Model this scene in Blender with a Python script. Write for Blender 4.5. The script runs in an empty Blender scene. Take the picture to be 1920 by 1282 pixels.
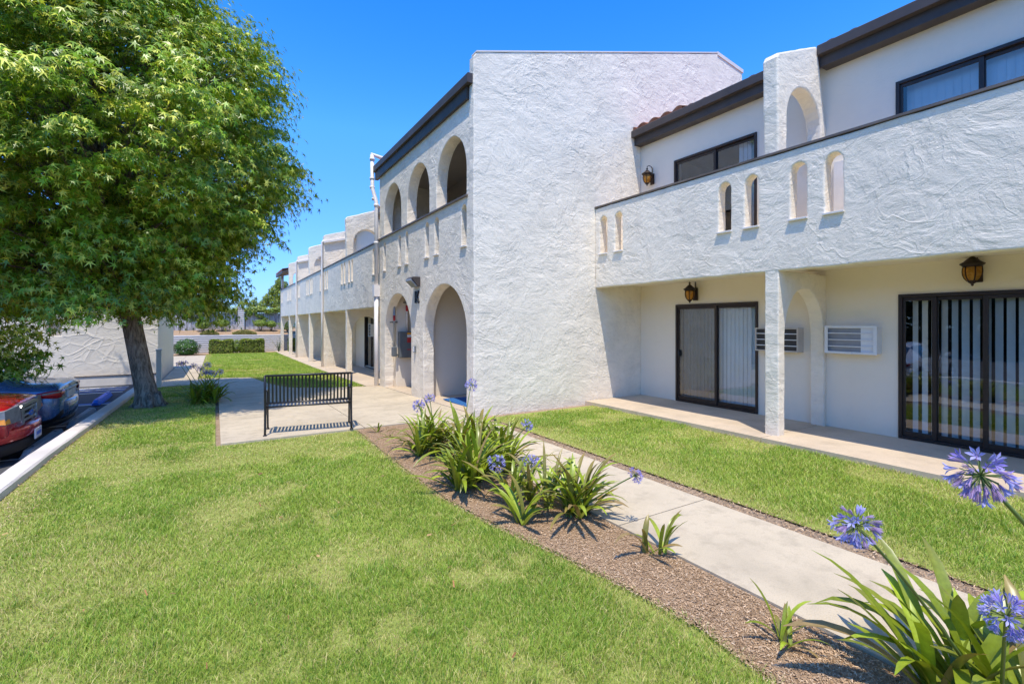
import bpy, bmesh, math, random
import numpy as np
from mathutils import Vector, Matrix
PI = math.pi
rnd = random.Random(7)
rng = np.random.default_rng(11)
scene = bpy.context.scene
COL = scene.collection

# ------------------------------------------------------------------ helpers
def tag(o, label=None, cat=None, group=None, kind=None):
    if label: o['label'] = label
    if cat: o['category'] = cat
    if group: o['group'] = group
    if kind: o['kind'] = kind
    return o

def empty(name, loc=(0, 0, 0), rz=0.0, label=None, cat=None, group=None):
    o = bpy.data.objects.new(name, None)
    o.empty_display_size = 0.2
    o.location = loc
    o.rotation_euler = (0, 0, rz)
    COL.objects.link(o)
    return tag(o, label, cat, group)

def link(name, me, mat=None, parent=None, offset=None):
    """link a mesh; vertices are given in world space, moved to be local to the parent's location"""
    if offset is not None:
        me.transform(Matrix.Translation(-Vector(offset)))
    o = bpy.data.objects.new(name, me)
    if mat is not None:
        me.materials.clear()
        me.materials.append(mat)
    COL.objects.link(o)
    if parent is not None:
        o.parent = parent
    return o

def np_mesh(name, V, F, col=None, smooth=False):
    V = np.asarray(V, dtype=np.float32).reshape(-1, 3)
    F = np.asarray(F, dtype=np.int32)
    m, k = F.shape
    me = bpy.data.meshes.new(name)
    me.vertices.add(len(V))
    me.vertices.foreach_set('co', V.ravel())
    me.loops.add(m * k)
    me.loops.foreach_set('vertex_index', F.ravel())
    me.polygons.add(m)
    me.polygons.foreach_set('loop_start', np.arange(0, m * k, k, dtype=np.int32))
    me.polygons.foreach_set('loop_total', np.full(m, k, dtype=np.int32))
    if smooth:
        me.polygons.foreach_set('use_smooth', np.ones(m, dtype=bool))
    if col is not None:
        a = me.color_attributes.new('Col', 'FLOAT_COLOR', 'POINT')
        c = np.ones((len(V), 4), dtype=np.float32)
        c[:, :3] = col
        a.data.foreach_set('color', c.ravel())
    me.update(calc_edges=True)
    me.validate()
    return me

class MB:
    """collects primitive shapes into one mesh"""
    def __init__(s):
        s.v = []; s.f = []; s.sm = []
    def add(s, V, F, smooth=False):
        b = len(s.v)
        s.v += [tuple(p) for p in V]
        s.f += [tuple(i + b for i in f) for f in F]
        s.sm += [smooth] * len(F)
        return s
    def box(s, x0, x1, y0, y1, z0, z1, bev=0.0):
        if bev > 0:
            bm = bmesh.new()
            bmesh.ops.create_cube(bm, size=1)
            for v in bm.verts:
                v.co = Vector(((x0 + x1) / 2 + v.co.x * (x1 - x0), (y0 + y1) / 2 + v.co.y * (y1 - y0), (z0 + z1) / 2 + v.co.z * (z1 - z0)))
            bmesh.ops.bevel(bm, geom=bm.edges[:], offset=bev, segments=2, affect='EDGES', profile=0.5)
            bm.verts.index_update()
            s.add([v.co[:] for v in bm.verts], [[v.index for v in f.verts] for f in bm.faces])
            bm.free()
            return s
        V = [(x0, y0, z0), (x1, y0, z0), (x1, y1, z0), (x0, y1, z0), (x0, y0, z1), (x1, y0, z1), (x1, y1, z1), (x0, y1, z1)]
        return s.add(V, [(0, 3, 2, 1), (4, 5, 6, 7), (0, 1, 5, 4), (1, 2, 6, 5), (2, 3, 7, 6), (3, 0, 4, 7)])
    def tube(s, pts, rad, n=10, caps=True, smooth=True):
        pts = [Vector(p) for p in pts]
        if not hasattr(rad, '__len__'):
            rad = [rad] * len(pts)
        V = []; F = []
        up = None
        for i, p in enumerate(pts):
            if i == 0: t = pts[1] - pts[0]
            elif i == len(pts) - 1: t = pts[-1] - pts[-2]
            else: t = (pts[i + 1] - pts[i]).normalized() + (pts[i] - pts[i - 1]).normalized()
            t.normalize()
            if up is None:
                up = Vector((0, 0, 1)) if abs(t.z) < 0.9 else Vector((1, 0, 0))
            a = t.cross(up).normalized(); b = a.cross(t).normalized(); up = b
            for k in range(n):
                an = 2 * PI * k / n
                V.append(p + (a * math.cos(an) + b * math.sin(an)) * rad[i])
        for i in range(len(pts) - 1):
            for k in range(n):
                k2 = (k + 1) % n
                F.append((i * n + k, i * n + k2, (i + 1) * n + k2, (i + 1) * n + k))
        s.add(V, F, smooth)
        if caps:
            b = len(s.v) - len(V)
            s.f.append(tuple(b + k for k in range(n))[::-1]); s.sm.append(False)
            s.f.append(tuple(b + (len(pts) - 1) * n + k for k in range(n))); s.sm.append(False)
        return s
    def lathe(s, cx, cy, prof, n=16, smooth=True):
        V = []; F = []
        for r, z in prof:
            for k in range(n):
                a = 2 * PI * k / n
                V.append((cx + r * math.cos(a), cy + r * math.sin(a), z))
        for i in range(len(prof) - 1):
            for k in range(n):
                k2 = (k + 1) % n
                F.append((i * n + k, i * n + k2, (i + 1) * n + k2, (i + 1) * n + k))
        return s.add(V, F, smooth)
    def prism(s, poly, axis, a0, a1):
        """extrude a 2-D polygon. axis 'Y': poly is (x,z); 'X': poly is (y,z); 'Z': poly is (x,y)"""
        n = len(poly)
        def P(p, a):
            return {'Y': (p[0], a, p[1]), 'X': (a, p[0], p[1]), 'Z': (p[0], p[1], a)}[axis]
        V = [P(p, a0) for p in poly] + [P(p, a1) for p in poly]
        F = [tuple(range(n))[::-1], tuple(range(n, 2 * n))]
        for i in range(n):
            j = (i + 1) % n
            F.append((i, j, n + j, n + i))
        return s.add(V, F)
    def build(s, name, mat=None, parent=None, offset=None):
        me = bpy.data.meshes.new(name)
        me.from_pydata(s.v, [], s.f)
        bm = bmesh.new(); bm.from_mesh(me)
        for f, q in zip(bm.faces, s.sm): f.smooth = q
        bmesh.ops.recalc_face_normals(bm, faces=bm.faces[:])
        bm.to_mesh(me); bm.free()
        return link(name, me, mat, parent, offset)

def vnoise(x, y, seed=0):
    """smooth 2-D value noise 0..1"""
    x = np.asarray(x, float); y = np.asarray(y, float)
    xi = np.floor(x).astype(np.int64); yi = np.floor(y).astype(np.int64)
    fx = x - xi; fy = y - yi
    fx = fx * fx * (3 - 2 * fx); fy = fy * fy * (3 - 2 * fy)
    def h(a, b):
        n = (a * 374761393 + b * 668265263 + seed * 974634777) & 0xFFFFFFFF
        n = ((n ^ (n >> 13)) * 1274126177) & 0xFFFFFFFF
        return ((n ^ (n >> 16)) & 0xFFFF) / 65535.0
    return (h(xi, yi) * (1 - fx) + h(xi + 1, yi) * fx) * (1 - fy) + (h(xi, yi + 1) * (1 - fx) + h(xi + 1, yi + 1) * fx) * fy

def g(y):
    """ground level: the site falls gently away from the camera"""
    return float(np.interp(y, [8, 13.5, 21.7, 33, 60], [0, -0.12, -0.25, -0.34, -0.34]))
def gv(y):
    return np.interp(y, [8, 13.5, 21.7, 33, 60], [0, -0.12, -0.25, -0.34, -0.34])
def lot(y):
    return float(np.interp(y, [11, 18.7], [-0.42, -0.22]))

# ------------------------------------------------------------------ materials
class NT:
    def __init__(s, name):
        s.m = bpy.data.materials.new(name); s.m.use_nodes = True
        s.t = s.m.node_tree; s.t.nodes.clear()
        s.out = s.t.nodes.new('ShaderNodeOutputMaterial')
    def n(s, typ, **kw):
        nd = s.t.nodes.new(typ)
        for k, v in kw.items():
            if k in nd.inputs: nd.inputs[k].default_value = v
            else: setattr(nd, k, v)
        return nd
    def l(s, a, b): s.t.links.new(a, b)
    def coord(s):
        return s.n('ShaderNodeNewGeometry').outputs['Position']
    def mapping(s, vec, scale=(1, 1, 1), rot=(0, 0, 0)):
        m = s.n('ShaderNodeMapping'); m.inputs['Scale'].default_value = scale; m.inputs['Rotation'].default_value = rot
        s.l(vec, m.inputs['Vector']); return m.outputs[0]
    def noise(s, vec, scale, detail=3, rough=0.55, dist=0.0, out='Fac'):
        nd = s.n('ShaderNodeTexNoise', Scale=scale, Detail=detail, Roughness=rough, Distortion=dist)
        s.l(vec, nd.inputs['Vector']); return nd.outputs[out]
    def ramp(s, fac, stops, interp='LINEAR'):
        r = s.n('ShaderNodeValToRGB'); e = r.color_ramp.elements
        r.color_ramp.interpolation = interp
        while len(e) < len(stops): e.new(0.5)
        for el, (p, c) in zip(e, stops):
            el.position = p
            el.color = (c, c, c, 1) if not hasattr(c, '__len__') else (*c, 1)
        s.l(fac, r.inputs['Fac']); return r.outputs['Color']
    def math(s, op, a, b=None, clamp=False):
        nd = s.n('ShaderNodeMath'); nd.operation = op; nd.use_clamp = clamp
        for i, q in enumerate((a, b)):
            if q is None: continue
            if isinstance(q, (int, float)): nd.inputs[i].default_value = q
            else: s.l(q, nd.inputs[i])
        return nd.outputs[0]
    def mix(s, fac, a, b, mode='MIX'):
        nd = s.n('ShaderNodeMix'); nd.data_type = 'RGBA'; nd.blend_type = mode
        for idx, q in ((0, fac), (6, a), (7, b)):
            if isinstance(q, (int, float)): nd.inputs[idx].default_value = q
            elif hasattr(q, '__len__'): nd.inputs[idx].default_value = (*q, 1)
            else: s.l(q, nd.inputs[idx])
        return nd.outputs[2]
    def bsdf(s, color=(0.5, 0.5, 0.5), rough=0.7, metal=0.0, spec=0.5, **kw):
        p = s.n('ShaderNodeBsdfPrincipled')
        if hasattr(color, '__len__'): p.inputs['Base Color'].default_value = (*color, 1)
        else: s.l(color, p.inputs['Base Color'])
        if isinstance(rough, (int, float)): p.inputs['Roughness'].default_value = rough
        else: s.l(rough, p.inputs['Roughness'])
        p.inputs['Metallic'].default_value = metal
        p.inputs['Specular IOR Level'].default_value = spec
        for k, v in kw.items(): p.inputs[k.replace('_', ' ')].default_value = v
        return p
    def bump(s, height, dist=0.01, strength=1.0, normal=None):
        b = s.n('ShaderNodeBump', Distance=dist, Strength=strength)
        s.l(height, b.inputs['Height'])
        if normal is not None: s.l(normal, b.inputs['Normal'])
        return b.outputs[0]
    def done(s, sh):
        s.l(sh if not hasattr(sh, 'outputs') else sh.outputs[0], s.out.inputs['Surface'])
        return s.m

def mat_simple(name, color, rough=0.6, metal=0.0, spec=0.5, var=0.12, vscale=6.0, bump=0.0, bscale=40.0, **kw):
    t = NT(name); c = t.coord()
    f = t.noise(c, vscale, 4)
    lo = tuple(v * (1 - var) for v in color); hi = tuple(min(1, v * (1 + var)) for v in color)
    col = t.ramp(f, [(0.3, lo), (0.7, hi)])
    p = t.bsdf(col, rough, metal, spec, **kw)
    if bump > 0:
        t.l(t.bump(t.noise(c, bscale, 4), bump), p.inputs['Normal'])
    return t.done(p)

def mat_stucco(name, base, trowel=1.0, fine=1.0, scale=1.0, dirt=0.25, swirl=0.0):
    """hand-trowelled stucco: flattened plates with torn edges over a sandy coat"""
    t = NT(name); c0 = t.coord()
    w = t.noise(c0, 1.3 * scale, 2, 0.5, out='Color')
    wv = t.n('ShaderNodeVectorMath'); wv.operation = 'SCALE'; wv.inputs['Scale'].default_value = 0.55
    t.l(w, wv.inputs[0])
    ad = t.n('ShaderNodeVectorMath'); ad.operation = 'ADD'
    t.l(c0, ad.inputs[0]); t.l(wv.outputs[0], ad.inputs[1])
    c = ad.outputs[0]
    cm = t.mapping(c, (1, 1, 1.7), (0.5, 0.35, 0.2))
    n1 = t.noise(cm, 2.6 * scale, 5, 0.55, 0.4)
    pl1 = t.ramp(n1, [(0.42, 0.0), (0.50, 0.7), (0.60, 1.0)])
    cm2 = t.mapping(c, (1.5, 1.5, 1.0), (-0.4, 0.6, 0.9))
    n2 = t.noise(cm2, 4.7 * scale, 4, 0.6, 0.6)
    pl2 = t.ramp(n2, [(0.46, 0.0), (0.51, 0.8), (0.62, 1.0)])
    big = t.noise(c0, 0.9 * scale, 2)
    m1 = t.ramp(t.noise(c0, 1.6 * scale, 3), [(0.36, 0.30), (0.62, 1.0)])
    rg = t.ramp(t.noise(t.mapping(c, (1.2, 1.2, 0.9), (0.9, -0.5, 0.3)), 1.9 * scale, 3, 0.5, 0.5), [(0.478, 0.0), (0.497, 1.0), (0.505, 0.35), (0.535, 0.0)])
    h = t.math('ADD', t.math('MULTIPLY', pl1, 0.50 * trowel), t.math('MULTIPLY', pl2, 0.26 * trowel))
    h = t.math('ADD', t.math('MULTIPLY', h, m1), t.math('MULTIPLY', t.math('MULTIPLY', rg, m1), 0.30 * trowel))
    streak = t.noise(t.mapping(c, (1.0, 1.0, 2.1), (0.5, 0.6, -0.2)), 3.6, 5, 0.68, 0.3)
    h = t.math('ADD', h, t.math('MULTIPLY', streak, 0.8 * trowel))
    h = t.math('ADD', h, t.math('MULTIPLY', big, 1.6 * trowel))
    med = t.noise(t.mapping(c, (1, 1, 1.5), (0.3, 0.5, 0)), 9.0, 6, 0.68)
    h = t.math('ADD', h, t.math('MULTIPLY', med, 0.85 * fine))
    sand = t.noise(c0, 85, 3, 0.7)
    h = t.math('ADD', h, t.math('MULTIPLY', sand, 0.30 * fine))
    if swirl > 0:
        v = t.n('ShaderNodeTexVoronoi', Scale=1.15); v.feature = 'DISTANCE_TO_EDGE'
        t.l(t.mapping(c, (1, 1, 1.9), (0, 0.5, 0)), v.inputs['Vector'])
        rid = t.ramp(v.outputs['Distance'], [(0.0, 1.0), (0.02, 0.5), (0.065, 0.0)])
        v2 = t.n('ShaderNodeTexVoronoi', Scale=2.1); v2.feature = 'DISTANCE_TO_EDGE'
        t.l(t.mapping(c, (1.0, 1, 1.6), (0, -0.7, 0.4)), v2.inputs['Vector'])
        rid2 = t.ramp(v2.outputs['Distance'], [(0.0, 1.0), (0.03, 0.5), (0.08, 0.0)])
        msk = t.ramp(t.noise(c0, 0.8, 2), [(0.40, 0.0), (0.60, 1.0)])
        h = t.math('ADD', h, t.math('MULTIPLY', t.math('ADD', rid, t.math('MULTIPLY', rid2, 0.6)), t.math('MULTIPLY', msk, 3.4 * swirl)))
    d1 = t.noise(c0, 1.1, 6, 0.62)
    d2 = t.noise(t.mapping(c0, (3.0, 3.0, 0.5)), 1.4, 4, 0.6)
    dk = t.math('MULTIPLY', t.ramp(d1, [(0.42, 0.0), (0.72, 1.0)]), t.ramp(d2, [(0.35, 0.15), (0.7, 1.0)]))
    tone = t.mix(t.math('MULTIPLY', dk, dirt), base, tuple(b * 0.56 for b in base))
    fl = t.ramp(t.noise(cm, 3.4 * scale, 6, 0.7, 0.8), [(0.40, 0.0), (0.62, 1.0)])
    tone = t.mix(t.math('MULTIPLY', fl, 0.34 * trowel), tone, tuple(b * 0.74 for b in base))
    pits = t.ramp(med, [(0.36, 1.0), (0.46, 0.0)])
    tone = t.mix(t.math('MULTIPLY', pits, 0.22 * fine), tone, tuple(b * 0.55 for b in base))
    sz = t.n('ShaderNodeSeparateXYZ'); t.l(c0, sz.inputs[0])
    low = t.ramp(t.math('ADD', sz.outputs['Z'], t.math('MULTIPLY', t.noise(c0, 2.5, 4), 0.5)), [(0.12, 1.0), (0.62, 0.0)])
    tone = t.mix(t.math('MULTIPLY', low, 0.30), tone, (0.52, 0.43, 0.33))
    p = t.bsdf(tone, 0.85, 0, 0.25)
    t.l(t.bump(h, 0.0165), p.inputs['Normal'])
    return t.done(p)

def mat_concrete(name, base, dirt=0.35, rough=0.85, stain=(0.30, 0.22, 0.15)):
    t = NT(name); c = t.coord()
    a = t.noise(c, 0.9, 6, 0.62); b = t.noise(c, 5.5, 5, 0.7); sp = t.noise(c, 120, 2, 0.6)
    st = t.noise(t.mapping(c, (1, 2.2, 1)), 0.55, 5, 0.65)
    col = t.ramp(a, [(0.30, tuple(v * 0.80 for v in base)), (0.52, base), (0.75, tuple(min(1, v * 1.10) for v in base))])
    col = t.mix(t.math('MULTIPLY', t.ramp(b, [(0.50, 0.0), (0.75, 1.0)]), dirt), col, tuple(v * 0.68 for v in base))
    col = t.mix(t.math('MULTIPLY', t.ramp(st, [(0.56, 0.0), (0.74, 1.0)]), 0.55 * dirt), col, stain)
    col = t.mix(t.math('MULTIPLY', t.ramp(sp, [(0.36, 1.0), (0.48, 0.0)]), 0.25), col, tuple(v * 0.5 for v in base))
    p = t.bsdf(col, rough, 0, 0.3)
    h = t.math('ADD', t.math('MULTIPLY', b, 1.0), t.math('MULTIPLY', sp, 0.5))
    t.l(t.bump(h, 0.003), p.inputs['Normal'])
    return t.done(p)

def mat_leaf(name, trans=0.3, rough=0.45, spec=0.4, tint=(1.0, 1.0, 0.6), sheen=0.0):
    """uses the mesh colour attribute"""
    t = NT(name)
    a0 = t.n('ShaderNodeVertexColor'); a0.layer_name = 'Col'
    vv = t.ramp(t.noise(t.coord(), 38, 4, 0.65), [(0.3, 0.72), (0.7, 1.18)])
    class A_: pass
    a = A_(); a.outputs = {'Color': t.mix(0.75, a0.outputs['Color'], vv, 'MULTIPLY')}
    p = t.bsdf(a.outputs['Color'], rough, 0, spec)
    tr = t.n('ShaderNodeBsdfTranslucent')
    t.l(t.mix(1.0, a.outputs['Color'], tint, 'MULTIPLY'), tr.inputs['Color'])
    mx = t.n('ShaderNodeMixShader'); mx.inputs[0].default_value = trans
    t.l(p.outputs[0], mx.inputs[1]); t.l(tr.outputs[0], mx.inputs[2])
    return t.done(mx)

def mat_glass(name, tint=(0.9, 0.95, 1.0), refl=1.0, dark=0.0):
    t = NT(name)
    fr = t.n('ShaderNodeFresnel', IOR=1.5)
    tr = t.n('ShaderNodeBsdfTransparent'); tr.inputs[0].default_value = (*tint, 1)
    gl = t.n('ShaderNodeBsdfGlossy', Roughness=0.012); gl.inputs[0].default_value = (0.95, 0.97, 1, 1)
    c = t.coord()
    t.l(t.bump(t.noise(c, 0.8, 2), 0.004), gl.inputs['Normal'])
    f = t.math('ADD', t.math('MULTIPLY', fr.outputs[0], 1.35 * refl), 0.05 * refl, True)
    mx = t.n('ShaderNodeMixShader'); t.l(f, mx.inputs[0])
    t.l(tr.outputs[0], mx.inputs[1]); t.l(gl.outputs[0], mx.inputs[2])
    return t.done(mx)

def mat_bark(name, c1, c2):
    t = NT(name); c = t.coord()
    n = t.noise(t.mapping(c, (1, 1, 0.22)), 22, 6, 0.65, 0.6)
    n2 = t.noise(c, 3.0, 3)
    col = t.ramp(n, [(0.38, c1), (0.62, c2)])
    col = t.mix(t.math('MULTIPLY', n2, 0.4), col, c1)
    p = t.bsdf(col, 0.9, 0, 0.2)
    t.l(t.bump(n, 0.035), p.inputs['Normal'])
    return t.done(p)

WHITE = (0.92, 0.825, 0.68)
M = {}
M['stucco'] = mat_stucco('white_trowelled_stucco', WHITE, 0.95, 0.75, 0.72, 0.45)
M['stucco_arch'] = mat_stucco('white_rough_stucco', (0.92, 0.825, 0.675), 0.9, 0.7, 0.75, 0.6)
M['stucco_plain'] = mat_stucco('smooth_painted_stucco', (0.86, 0.765, 0.625), 0.12, 0.12, 0.8, 0.10)
M['stucco_swirl'] = mat_stucco('white_swirled_stucco', (0.90, 0.825, 0.71), 0.30, 0.35, 0.8, 0.12, 0.15)
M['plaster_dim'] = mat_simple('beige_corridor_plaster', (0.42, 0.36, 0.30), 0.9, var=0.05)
M['conc'] = mat_concrete('pale_concrete', (0.56, 0.465, 0.325), 0.9)
M['conc_patio'] = mat_concrete('tan_patio_concrete', (0.58, 0.465, 0.335), 0.5)
M['conc_kerb'] = mat_concrete('white_kerb_concrete', (0.70, 0.63, 0.55), 0.35)
M['conc_stop'] = mat_concrete('grey_wheel_stop', (0.42, 0.41, 0.41), 0.35)
M['bronze'] = mat_simple('dark_bronze_aluminium', (0.035, 0.024, 0.02), 0.42, 0.3, 0.5, 0.15)
M['fascia'] = mat_simple('dark_brown_fascia', (0.066, 0.052, 0.046), 0.55, 0, 0.45, 0.2, 3.0)
M['cap'] = mat_simple('brown_metal_cap', (0.16, 0.125, 0.10), 0.5, 0.2, 0.5, 0.3, 2.0)
M['sill'] = mat_simple('white_painted_sill', (0.74, 0.69, 0.635), 0.7, var=0.06)
M['pipe'] = mat_simple('white_painted_pipe', (0.76, 0.71, 0.66), 0.45, var=0.05)
M['glass'] = mat_glass('window_glass', (0.92, 0.96, 0.97), 1.0)
M['carglass'] = mat_glass('dark_car_glass', (0.12, 0.16, 0.22), 1.6)
M['blind'] = mat_simple('white_vertical_blind', (0.82, 0.82, 0.81), 0.7, var=0.05, vscale=3)
M['blind_dark'] = None
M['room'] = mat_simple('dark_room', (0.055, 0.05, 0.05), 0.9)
M['black'] = mat_simple('matt_black', (0.012, 0.012, 0.013), 0.6)
M['rubber'] = mat_simple('tyre_rubber', (0.016, 0.016, 0.017), 0.8, bump=0.002)
M['chrome'] = mat_simple('chrome', (0.50, 0.51, 0.53), 0.42, 1.0, var=0.03)
M['alloy'] = mat_simple('alloy_wheel', (0.45, 0.46, 0.48), 0.3, 0.9, var=0.04)
M['lantern'] = mat_simple('dark_bronze_lantern', (0.028, 0.016, 0.011), 0.5, 0.4, 0.5, 0.3)
M['bench'] = mat_simple('black_coated_steel', (0.022, 0.02, 0.021), 0.38, 0.2, 0.55, 0.25, 12, 0.0006, 160)
M['ac_white'] = mat_simple('white_enamel', (0.72, 0.73, 0.75), 0.4, var=0.04)
M['ac_beige'] = mat_simple('beige_enamel', (0.52, 0.47, 0.42), 0.5, var=0.06)
M['ac_grille'] = mat_simple('grey_metal_louvre', (0.30, 0.31, 0.34), 0.45, 0.4, var=0.1)
M['ac_dark'] = mat_simple('dark_coil', (0.045, 0.04, 0.038), 0.6)
M['steel_grey'] = mat_simple('grey_panel_paint', (0.15, 0.165, 0.17), 0.5, 0.2, var=0.08)
M['conduit'] = mat_simple('galvanised_conduit', (0.42, 0.44, 0.46), 0.35, 0.8, var=0.1)
M['red'] = mat_simple('red_sticker', (0.50, 0.03, 0.03), 0.6)
M['orange'] = mat_simple('orange_sticker', (0.75, 0.33, 0.04), 0.6)
M['paper'] = mat_simple('white_sticker', (0.78, 0.78, 0.78), 0.6)
M['blue'] = mat_simple('blue_kerb_paint', (0.02, 0.16, 0.68), 0.55, var=0.2, vscale=14)
M['mat_blue'] = mat_simple('blue_mat', (0.02, 0.12, 0.34), 0.95, var=0.2, vscale=60, bump=0.004, bscale=200)
M['line_white'] = mat_simple('white_road_paint', (0.72, 0.72, 0.72), 0.8, var=0.2, vscale=9)
M['line_blue'] = mat_simple('blue_road_paint', (0.14, 0.24, 0.60), 0.8, var=0.25, vscale=9)
M['wood_fence'] = None
M['bark'] = mat_bark('grey_bark', (0.12, 0.09, 0.065), (0.46, 0.38, 0.30))
M['bark_dark'] = mat_bark('dark_bark', (0.05, 0.04, 0.03), (0.16, 0.125, 0.10))
M['leaf'] = mat_leaf('tree_leaves', 0.27, 0.38, 0.55, (1.0, 1.0, 0.45))
M['hedge'] = mat_leaf('hedge_leaves', 0.25, 0.5, 0.35)
M['strap'] = mat_leaf('strap_leaves', 0.22, 0.34, 0.5, (1, 1, 0.5))
M['grass'] = mat_leaf('grass_blades', 0.30, 0.50, 0.35, (1, 1, 0.6))
M['petal'] = mat_leaf('blue_petals', 0.30, 0.55, 0.25, (0.9, 0.9, 1.0))
M['chip'] = mat_leaf('bark_mulch', 0.0, 0.9, 0.15)
def lampglass():
    t = NT('amber_glass'); c = t.coord()
    col = t.ramp(t.noise(c, 30, 3), [(0.3, (0.60, 0.30, 0.05)), (0.7, (0.85, 0.55, 0.16))])
    p = t.bsdf(col, 0.18, 0, 0.6)
    tr = t.n('ShaderNodeBsdfTransparent'); tr.inputs[0].default_value = (0.95, 0.62, 0.22, 1)
    tl = t.n('ShaderNodeBsdfTranslucent'); t.l(col, tl.inputs[0])
    m1 = t.n('ShaderNodeMixShader'); m1.inputs[0].default_value = 0.5
    t.l(p.outputs[0], m1.inputs[1]); t.l(tl.outputs[0], m1.inputs[2])
    m2 = t.n('ShaderNodeMixShader'); m2.inputs[0].default_value = 0.5
    t.l(m1.outputs[0], m2.inputs[1]); t.l(tr.outputs[0], m2.inputs[2])
    return t.done(m2)
M['amber'] = lampglass()
def screenmesh():
    t = NT('grey_insect_screen')
    d = t.n('ShaderNodeBsdfDiffuse'); d.inputs[0].default_value = (0.14, 0.145, 0.14, 1)
    tr = t.n('ShaderNodeBsdfTransparent')
    m = t.n('ShaderNodeMixShader'); m.inputs[0].default_value = 0.42
    t.l(d.outputs[0], m.inputs[1]); t.l(tr.outputs[0], m.inputs[2])
    return t.done(m)
M['blind_dark'] = screenmesh()
def carpaint(name, col):
    t = NT(name); c = t.coord()
    f = t.noise(c, 400, 2)
    cc = t.ramp(f, [(0.3, tuple(v * 0.85 for v in col)), (0.7, tuple(min(1, v * 1.15) for v in col))])
    d = t.ramp(t.noise(c, 3, 4), [(0.4, 0.22), (0.7, 0.34)])
    return t.done(t.bsdf(cc, d, 0.35, 0.6, Coat_Weight=0.9, Coat_Roughness=0.05))
M['paint_red'] = carpaint('red_car_paint', (0.62, 0.015, 0.022))
M['paint_blue'] = carpaint('steel_blue_car_paint', (0.06, 0.14, 0.28))
M['paint_white'] = carpaint('white_car_paint', (0.75, 0.75, 0.75))
M['tail'] = mat_simple('red_tail_lens', (0.45, 0.01, 0.015), 0.15, 0, 0.7, 0.3, 30)
M['amberlens'] = mat_simple('amber_lens', (0.85, 0.32, 0.02), 0.2, 0, 0.6, 0.2, 30)
M['lens'] = mat_simple('clear_headlamp_lens', (0.20, 0.21, 0.22), 0.4, 0.0, 0.4, 0.3, 12)
def asphalt():
    t = NT('asphalt'); c = t.coord()
    a = t.noise(c, 160, 2, 0.7); b = t.noise(c, 0.5, 5, 0.6)
    col = t.ramp(a, [(0.3, (0.05, 0.05, 0.053)), (0.7, (0.135, 0.135, 0.14))])
    col = t.mix(t.math('MULTIPLY', b, 0.5), col, (0.10, 0.10, 0.105))
    p = t.bsdf(col, 0.9, 0, 0.25); t.l(t.bump(a, 0.006), p.inputs['Normal'])
    return t.done(p)
M['asphalt'] = asphalt()
def soil(name, cols, scale=1.0, bump=0.02):
    t = NT(name); c = t.coord()
    a = t.noise(c, 1.6 * scale, 5, 0.6); b = t.noise(c, 55 * scale, 4, 0.7); d = t.noise(c, 14 * scale, 4, 0.65)
    col = t.ramp(t.math('ADD', t.math('MULTIPLY', b, 0.6), t.math('MULTIPLY', d, 0.4)), [(0.32, cols[0]), (0.5, cols[1]), (0.68, cols[2])])
    col = t.mix(t.ramp(a, [(0.4, 0.0), (0.7, 0.55)]), col, cols[3])
    p = t.bsdf(col, 0.95, 0, 0.15)
    t.l(t.bump(t.math('ADD', b, d), bump), p.inputs['Normal'])
    return t.done(p)
M['mulch'] = soil('bark_mulch_bed', [(0.20, 0.12, 0.06), (0.38, 0.25, 0.145), (0.55, 0.385, 0.24), (0.46, 0.31, 0.185)])
M['dirt'] = soil('dry_soil', [(0.17, 0.115, 0.07), (0.36, 0.26, 0.175), (0.54, 0.42, 0.30), (0.46, 0.33, 0.22)])
M['turf'] = soil('turf_base', [(0.15, 0.20, 0.03), (0.28, 0.35, 0.06), (0.48, 0.46, 0.15), (0.42, 0.42, 0.12)])
M['earth'] = soil('distant_ground', [(0.10, 0.08, 0.05), (0.18, 0.14, 0.08), (0.26, 0.20, 0.12), (0.16, 0.15, 0.08)], 0.2)
def blockwall():
    t = NT('white_slump_block'); c = t.coord()
    sx = t.n('ShaderNodeSeparateXYZ'); t.l(c, sx.inputs[0])
    w = t.noise(c, 2.2, 3)
    z = t.math('ADD', sx.outputs['Z'], t.math('MULTIPLY', w, 0.03))
    fr = t.math('FRACT', t.math('MULTIPLY', z, 1 / 0.145))
    row = t.ramp(fr, [(0.0, 0.0), (0.10, 0.1), (0.22, 0.9), (0.55, 1.0), (0.9, 0.8), (1.0, 0.0)])
    n = t.noise(c, 9, 5)
    col = t.ramp(row, [(0.0, (0.26, 0.25, 0.26)), (0.5, (0.52, 0.51, 0.50)), (1.0, (0.64, 0.62, 0.60))])
    col = t.mix(t.math('MULTIPLY', n, 0.35), col, (0.5, 0.49, 0.48))
    p = t.bsdf(col, 0.9, 0, 0.2)
    t.l(t.bump(t.math('ADD', row, t.math('MULTIPLY', n, 0.7)), 0.035), p.inputs['Normal'])
    return t.done(p)
M['block'] = blockwall()
def fencewood():
    t = NT('grey_weathered_boards'); c = t.coord()
    sx = t.n('ShaderNodeSeparateXYZ'); t.l(c, sx.inputs[0])
    fl = t.math('FLOOR', t.math('MULTIPLY', sx.outputs['X'], 1 / 0.15))
    wn = t.n('ShaderNodeTexWhiteNoise'); wn.noise_dimensions = '1D'; t.l(fl, wn.inputs['W'])
    n = t.noise(t.mapping(c, (6, 6, 0.6)), 3.0, 5, 0.6)
    v = t.math('ADD', t.math('MULTIPLY', wn.outputs['Value'], 0.55), t.math('MULTIPLY', n, 0.6))
    col = t.ramp(v, [(0.2, (0.20, 0.185, 0.18)), (0.55, (0.38, 0.365, 0.37)), (0.9, (0.56, 0.55, 0.55))])
    return t.done(t.bsdf(col, 0.9, 0, 0.2))
M['fence'] = fencewood()
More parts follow.
